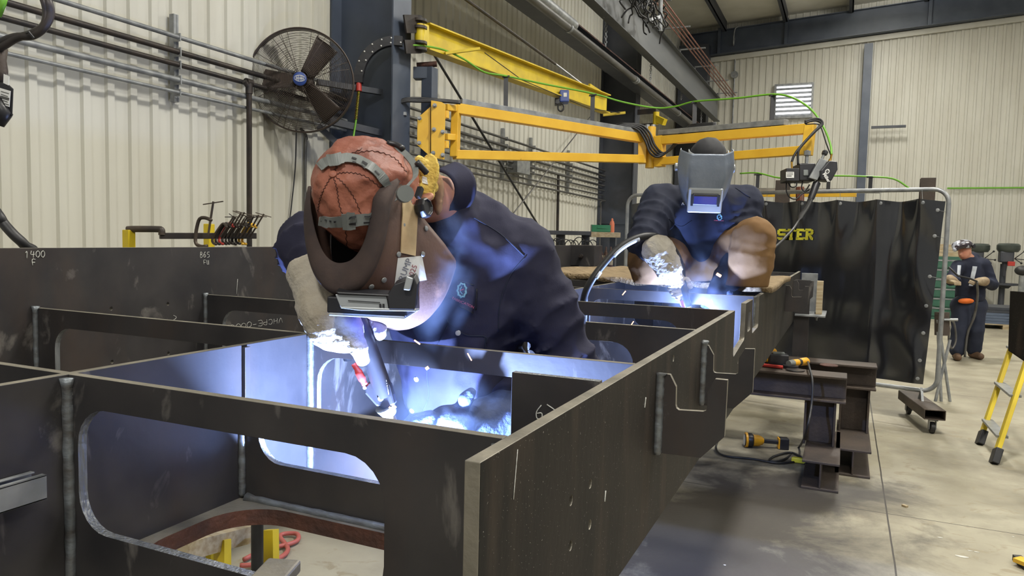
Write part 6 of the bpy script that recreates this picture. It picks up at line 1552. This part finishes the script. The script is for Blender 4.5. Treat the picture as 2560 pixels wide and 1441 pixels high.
# jacket pocket, snap, chest emblem, white thread name, torn light spots
thread(bvj, [(1672, 548), (1690, 562), (1708, 566), (1730, 552)], .002, 'pocket_flap', M['jeans'], w2, .001); stud(bvj, 1688, 544, .008, M['pipe_black'], w2, 'snap')
thread(bvj, [(1704, 513), (1707, 507), (1710, 512), (1715, 507), (1716, 512), (1722, 514)], .0018, 'name_stitching', M['white'], w2, .003, n=3)
em = thread(bvj, bt(1798, 543, 5, 6, 16, .25), .003, 'emblem', M['teal'], w2, .003, n=1)
if em: thread(bvj, [(1794, 547), (1802, 540)], .002, 'emblem', M['teal'], em, .003)
wrap_text(bvj, 'FABRICATION', (1797, 552), (1, .05), (0, -1), 4, M['pink'], w2, off=.003, bold=.03)
thread(bvj, [(1838, 470), (1860, 484), (1876, 494)], .0018, 'yoke_seam', M['teal'] if False else M['jeans'], w2, .001)
# cap and helmet
s = SDF(); s.ell(Hc2 + U2*.02, (L2, F2, U2), (.092, .112, .115), .03).cutplane(Hc2 + U2*.0, -U2).warp(folds(81, .003, .05)); M['capblack'] = mat('black_cap', srgb(30, 30, 34), .8)
s.mesh('cap', M['capblack'], w2, .006)
HC2 = C(1761, 425, 3.42)
lv2 = [(.105, .116, .108), (.085, .118, .115), (.05, .124, .13), (0, .122, .142), (-.06, .112, .152), (-.11, .098, .156), (-.13, .090, .152), (-.16, .078, .142)]
def sh2(u, v, off=0):
    h = .105 - v*.26; aL = aF = 0
    for i in range(len(lv2)-1):
        if lv2[i][0] >= h >= lv2[i+1][0] - 1e-9:
            t = (lv2[i][0] - h)/(lv2[i][0] - lv2[i+1][0]); aL = lv2[i][1]*(1-t) + lv2[i+1][1]*t; aF = lv2[i][2]*(1-t) + lv2[i+1][2]*t
    # faceted plan: flat front, angled cheeks, flat sides
    K = [(-.98, .05), (-1, .35), (-.66, 1), (.60, 1), (1, .35), (.98, .05)]
    w_ = (u + 1)/2*5; i = min(int(w_), 4); f_ = w_ - i; x_ = K[i][0]*(1-f_) + K[i+1][0]*f_; y_ = K[i][1]*(1-f_) + K[i+1][1]*f_
    return HC2 + L2*(aL*x_) + F2*(aF*y_) + U2*h
hm2 = MB().grid(lambda u, v: sh2(u*2 - 1, v), 60, 30).build('helmet', M['silver'], w2, smooth=True, solid=.005)
md = hm2.modifiers.new('sm', 'SMOOTH'); md.iterations = 4
bvm2 = bvh_of(hm2)
ln = HC2 + F2*.156 - U2*.098
def lb2_(c, a, b, d): return MB().obox(c, L2*a, U2*b, F2*d)
# pale lower front: stepped frame round the filter
lb2_(ln, .076, .058, .008).build('lens_frame', M['paleplate'], hm2, bevel=.006)
lb2_(ln + F2*.010 + U2*.010, .056, .026, .004).build('bezel', M['pipe_grey'], hm2, bevel=.002)
lb2_(ln + F2*.0145 + U2*.006, .050, .018, .002).build('lens', M['lens'], hm2)
for e in (-1, 1): lb2_(ln + F2*.014 + L2*.058*e + U2*.005, .005, .026, .004).build('clip', M['blackpl'], hm2)
mb = MB(); pts_ = [Hc2 + U2*.058 + L2*.090*math.cos(a) + F2*.108*math.sin(a) for a in [PI*(-.05 + 1.1*i/20) for i in range(21)]]
vs = []
for p_ in pts_: vs += [p_ + U2*.016, p_ - U2*.016]
mb.add(vs, [(2*i, 2*i+2, 2*i+3, 2*i+1) for i in range(20)]); mb.build('headband', M['paleplate'], hm2, smooth=True, solid=.004)
for e in (-1, 1): MB().lathe([(.02, 0), (.02, .012), (.012, .016), (.001, .016)], HC2 + L2*.122*e + U2*.01, L2*e, n=14).build('knob', M['strut'], hm2, smooth='auto')
# right glove on the second torch
s = SDF()
s.cutplane(C(1640, 615, 3.40), camvec(-.5, 1, 0)) if False else None
s.chain([C(1646, 628, 3.39), C(1670, 668, 3.40)], [.078, .062], .02).chain([C(1670, 668, 3.40), C(1686, 702, 3.43)], [.058, .048], .02)
s.ell(C(1690, 705, 3.46), (camvec(.6, -.8, 0), camvec(.8, .6, 0), camvec(0, 0, 1)), (.058, .048, .035), .02)
finger(s, [C(1692, 715, 3.43), C(1702, 735, 3.42), C(1708, 762, 3.43)], .018, .012)
finger(s, [C(1684, 718, 3.43), C(1694, 742, 3.41), C(1704, 752, 3.42)], .017, .01)
finger(s, [C(1678, 712, 3.44), C(1686, 735, 3.42), C(1698, 742, 3.42)], .016, .01)
finger(s, [C(1672, 706, 3.45), C(1678, 725, 3.43), C(1690, 732, 3.43)], .015, .01)
finger(s, [C(1700, 690, 3.46), C(1716, 702, 3.44), C(1724, 716, 3.43)], .018, .012)
s.warp(folds(91, .007, .05, 7)).warp(folds(92, .003, .022, 6)).warp(rings_along(C(1700, 728, 3.42), C(1708, 764, 3.43), .005, .016, 4))
s.mesh('glove', M['glove'], w2, .005)
s = SDF(); h2 = C(1786, 762, 3.63); s.chain([C(1802, 728, 3.64), C(1794, 744, 3.64)], [.066, .05], .02).ell(h2, (camvec(.7, .5, .3), camvec(-.5, .8, 0), camvec(0, 0, 1)), (.05, .04, .03), .02)
for k in range(4): b0 = h2 + camvec(-.03 + .014*k, -.02 - .006*k, .01); finger(s, [b0, b0 + camvec(-.02, -.03, .01), b0 + camvec(-.03, -.05, 0)], .015, .008)
finger(s, [h2 + camvec(-.02, .02, .01), h2 + camvec(-.05, .012, .02), h2 + camvec(-.065, -.005, .02)], .015, .008)
s.warp(folds(95, .005, .05)); s.mesh('glove', M['glovedark'], w2, .006)
tor2 = thing('welding_torch', 'dark torch in the glove of the squatting welder, hose arching up behind it', 'welding torch', C(1708, 715, 3.42))
MB().tube([C(1706, 705, 3.43), C(1712, 735, 3.41), C(1722, 768, 3.40)], [.018, .017, .015], 12).build('handle', M['blackpl'], tor2, smooth='auto')
MB().tube(bez([C(1722, 766, 3.40), C(1727, 780, 3.42), C(1722, 795, 3.44)], 3), .009, 8).build('neck', M['brass'], tor2, smooth=True)
MB().tube([C(1704, 752, 3.405), C(1709, 772, 3.40)], .008, 8).build('trigger', M['red'], tor2, smooth='auto')
hp = bez([C(1706, 706, 3.43), C(1702, 665, 3.44), C(1685, 625, 3.42), C(1660, 600, 3.40), C(1625, 590, 3.38), C(1585, 598, 3.36), C(1545, 622, 3.34), C(1508, 662, 3.32), C(1480, 700, 3.31), C(1462, 738, 3.33), C(1452, 790, 3.4)], 5)
hs_ = MB().tube(hp, .0165, 10).build('hose', M['black'], tor2, smooth=True)
M['bluewhite'] = mat('pale_tape', srgb(196, 204, 220), .5)
for i0, i1 in ((24, 33), (37, 40)):
    MB().tube([p_ + camvec(.006, -.004, .003) for p_ in hp[i0:i1]], .0135, 8).build('tape', M['bluewhite'], hs_, smooth=True)
ARC2 = C(1722, 814, 3.39)
arc_light('welding_arc', ARC2, 75)

# ---------------------------------------------------------------- THIRD MAN, FAR RIGHT
D = 10.57
def T(px, py, d=0): return cm(px, py, D + d)
w3 = thing('person', 'man in navy hoodie with helmet flipped up standing beyond the screen', 'person', (1.64, 12.3, 0))
fz = T(2412, 895).z
aL, aR = T(2434, 885, .05), T(2392, 892, -.12)
for a_ in (aL, aR): a_.z = .10
hipL, hipR = T(2440, 765), T(2405, 765, -.05); knL, knR = T(2438, 825, -.05), T(2400, 828, -.12)
chest = T(2425, 690); nb = T(2424, 648); shL, shR = T(2458, 662), T(2396, 668, -.1)
elL, wrL = T(2480, 712, -.05), T(2458, 705, -.25); elR, wrR = T(2378, 700, -.2), T(2392, 702, -.38)
side = (shL - shR).normalized()
Hc3, U3, F3, L3 = head_frame(T(2412, 628, -.02), camvec(-.08, 1, .05), camvec(-.85, -.2, .4))
bd = SDF(); head_sdf(bd, Hc3, U3, F3, L3)
bd.cap(nb, Hc3 - U3*.05, .058, .055).cap(chest, nb, .11, .07).cap(chest, hipL.lerp(hipR, .5), .12, .12).cap(shL, shR, .06, .06).chain([shL, elL, wrL], [.05, .04, .03]).chain([shR, elR, wrR], [.05, .04, .03]).chain([hipL, knL, aL], [.08, .055, .04]).chain([hipR, knR, aR], [.08, .055, .04])
bd.mesh('body', M['skin'], w3, .012)
s = SDF(); s.ell(chest, (side, Vector((0, 0, 1)), Vector(side.cross(Vector((0, 0, 1))))), (.21, .24, .14), .06).cap(chest, T(2425, 740), .18, .19, .05).cap(shL, shR, .09, .09, .06).chain([shL, elL, wrL], [.095, .08, .06]).chain([shR, elR, wrR], [.095, .08, .06]).cap(nb - Vector((0, 0, .02)), nb + camvec(.1, .03, -.05), .085, .07, .05).warp(folds(101, .012, .15)).cutplane(T(2425, 752), (0, 0, -1))
hd3 = s.mesh('hoodie', M['navy2'], w3, .016); bv3 = bvh_of(hd3)
s = SDF(); s.cap(hipL, hipR, .15, .15, .05).chain([hipL, knL, aL + Vector((0, 0, .03))], [.14, .11, .10]).chain([hipR, knR, aR + Vector((0, 0, .03))], [.14, .11, .10]).warp(folds(102, .012, .14)); s.mesh('trousers', M['jeans'], w3, .016)
M['hivis'] = mat('reflective_tape', srgb(190, 196, 204), .4); M['orangecloth'] = mat('orange_shirt', srgb(226, 112, 40), .7)
patch(bv3, [(2394, 664), (2402, 664), (2399, 688), (2392, 688)], 2, 6, 'reflective_stripe', M['hivis'], w3, .006, .002); patch(bv3, [(2431, 666), (2442, 667), (2432, 716), (2422, 715)], 2, 8, 'reflective_stripe', M['hivis'], w3, .006, .002)
s = SDF(); s.ell(T(2415, 753, -.20), (camvec(1, 0, 0), camvec(0, 1, 0), camvec(0, 0, 1)), (.11, .04, .06), .02); s.mesh('shirt_hem', M['orangecloth'], w3, .012)
for an, d_ in ((aL, camvec(-.05, 0, 1)), (aR, camvec(-.5, 0, 1))):
    d_.z = 0; d_.normalize(); z0 = Vector((an.x, an.y, 0)); s = SDF(); s.cap(z0 + Vector((0, 0, .15)), z0 + Vector((0, 0, .06)), .06, .055, .03).cap(z0 + Vector((0, 0, .055)) - d_*.04, z0 + Vector((0, 0, .05)) + d_*.17, .055, .048, .03).cutplane((0, 0, .001), (0, 0, -1)); s.mesh('boot', M['boot'], w3, .012)
def smallhand(c, d_, up_, nm='glove'):
    s = SDF(); d_ = Vector(d_).normalized(); up_ = Vector(up_).normalized(); sd_ = d_.cross(up_)
    s.cap(c - d_*.13, c - d_*.05, .065, .055, .03).ell(c, (d_, sd_, up_), (.06, .05, .035), .03)
    for k in range(4):
        b0 = c + d_*.04 + sd_*(.036 - .024*k); finger(s, [b0, b0 + d_*.04 - up_*.006, b0 + d_*.06 - up_*.035], .015, .008)
    finger(s, [c + sd_*.045, c + sd_*.06 + d_*.04, c + sd_*.045 + d_*.065], .016, .01)
    return s.mesh(nm, M['glovebrown'], w3, .008)
smallhand(T(2443, 704, -.34), camvec(-1, .0, .3), camvec(0, .9, .4)); smallhand(T(2386, 703, -.44), camvec(-.1, -.2, 1), camvec(0, 1, .2))
# helmet flipped up, with silver graphics
M['graphic'] = mat('silver_black_graphics', srgb(52, 44, 50), .25, .3, srgb(188, 192, 204), 9, 5, .48, .56, coat=.4)
s = SDF(); hc3 = Hc3 + U3*.085 + F3*.05
s.ell(hc3, (L3, F3, U3), (.12, .165, .085), .02).cap(hc3 + F3*.1 - U3*.02, hc3 + F3*.17 - U3*.05, .06, .03, .04).ell(hc3 - U3*.07, (L3, F3, U3), (.10, .15, .07), .01, cut=True).warp(folds(111, .004, .08)); hm3 = s.mesh('helmet', M['graphic'], w3, .008)
MB().lathe([(.03, 0), (.03, .02), (.001, .02)], hc3 + L3*.115 - F3*.06 - U3*.02, L3, n=12).build('knob', M['blackpl'], hm3)
st_ = MB().tube([T(2372, 668, -.42), T(2395, 690, -.5), T(2425, 697, -.5), T(2442, 704, -.42)], .014, 6)
tr3 = thing('welding_torch', 'black torch and hose held by the man beyond the screen', 'welding torch', T(2412, 700, -.4)); st_.build('handle', M['black'], tr3, smooth=True)
MB().tube(bez([T(2442, 704, -.42), T(2444, 740, -.35), T(2436, 790, -.3), T(2420, 830, -.25), T(2414, 870, -.25), T(2412, 893, -.25)], 5), .016, 6).tube(bez([T(2376, 800, -.5), T(2386, 810, -.5), T(2390, 850, -.5), T(2380, 872, -.5), T(2372, 850, -.5), T(2374, 815, -.5)], 5), .014, 6).build('hose', M['pipe_grey'], tr3, smooth=True)
# ================================================================ SMOKE AND SPARKS
def smoke(name, c, ax, r, dens, label, scale=7):
    m = bpy.data.materials.new(name); m.use_nodes = True; nt = m.node_tree; N = nt.nodes
    N.remove(N['Principled BSDF']); out = N['Material Output']
    v = N.new('ShaderNodeVolumePrincipled'); v.inputs['Color'].default_value = (.62, .76, 1, 1); v.inputs['Anisotropy'].default_value = .2
    tc = N.new('ShaderNodeTexCoord'); n = N.new('ShaderNodeTexNoise'); n.inputs['Scale'].default_value = scale; n.inputs['Detail'].default_value = 4; n.inputs['Distortion'].default_value = 1.2
    nt.links.new(tc.outputs['Object'], n.inputs['Vector'])
    mr = N.new('ShaderNodeMapRange'); mr.inputs['From Min'].default_value = .45; mr.inputs['From Max'].default_value = .75; mr.clamp = True; nt.links.new(n.outputs['Fac'], mr.inputs['Value'])
    # fade to nothing at the edge of the puff
    mp = N.new('ShaderNodeMapping'); mp.inputs['Location'].default_value = (-1, -1, -1); mp.inputs['Scale'].default_value = (2, 2, 2); nt.links.new(tc.outputs['Generated'], mp.inputs[0])
    ln = N.new('ShaderNodeVectorMath'); ln.operation = 'LENGTH'; nt.links.new(mp.outputs[0], ln.inputs[0])
    f = N.new('ShaderNodeMapRange'); f.inputs['From Min'].default_value = 1.0; f.inputs['From Max'].default_value = .25; f.clamp = True; nt.links.new(ln.outputs['Value'], f.inputs['Value'])
    mu = N.new('ShaderNodeMath'); mu.operation = 'MULTIPLY'; nt.links.new(mr.outputs[0], mu.inputs[0]); nt.links.new(f.outputs[0], mu.inputs[1])
    mu2 = N.new('ShaderNodeMath'); mu2.operation = 'MULTIPLY'; nt.links.new(mu.outputs[0], mu2.inputs[0]); mu2.inputs[1].default_value = dens
    nt.links.new(mu2.outputs[0], v.inputs['Density']); nt.links.new(v.outputs[0], out.inputs['Volume'])
    o = MB().ball((0, 0, 0), 1, 20, 12, r).build(name, m); o.location = c; o.rotation_euler = ax
    o['kind'] = 'stuff'; o['label'] = label; o['category'] = 'smoke'
    return o
smoke('welding_smoke', C(1100, 640, 1.56), (0, 0, .42), (.085, .06, .22), 5, 'thin blue smoke curling up past the brown helmet')
smoke('welding_smoke', C(1130, 1020, 1.49), (0, 0, .42), (.16, .07, .085), 1.3, 'blue smoke around the dark gauntlet in the near cell')
smoke('welding_smoke', C(1730, 680, 3.36), (0, 0, .42), (.26, .12, .26), 1.3, 'blue smoke hanging before the squatting welder')
smoke('welding_smoke', C(1600, 560, 3.62), (0, 0, .42), (.30, .12, .30), 2.2, 'faint smoke drifting left of the squatting welder')
M['spark'] = mat('hot_spark', (1, .35, .1, 1), .5); b = M['spark'].node_tree.nodes['Principled BSDF']; b.inputs['Emission Color'].default_value = (1, .36, .12, 1); b.inputs['Emission Strength'].default_value = 9
for x, y, d, dx, dy, r in ((1068, 921, 1.50, 2, 3, .0035), (1043, 856, 1.45, 7, 5, .0013), (1174, 893, 1.48, 5, 9, .0010), (975, 1020, 1.5, 2, 2, .002), (988, 1018, 1.5, 2, 2, .002), (1560, 733, 3.3, 4, -5, .002), (1797, 688, 3.3, 5, 3, .006), (1580, 810, 2.6, 4, -6, .0015)):
    tag(MB().tube([C(x - dx, y - dy, d), C(x + dx, y + dy, d)], r, 6).build('spark', M['spark'], smooth=True), 'tiny orange weld spark in the air', 'spark', 'weld sparks')
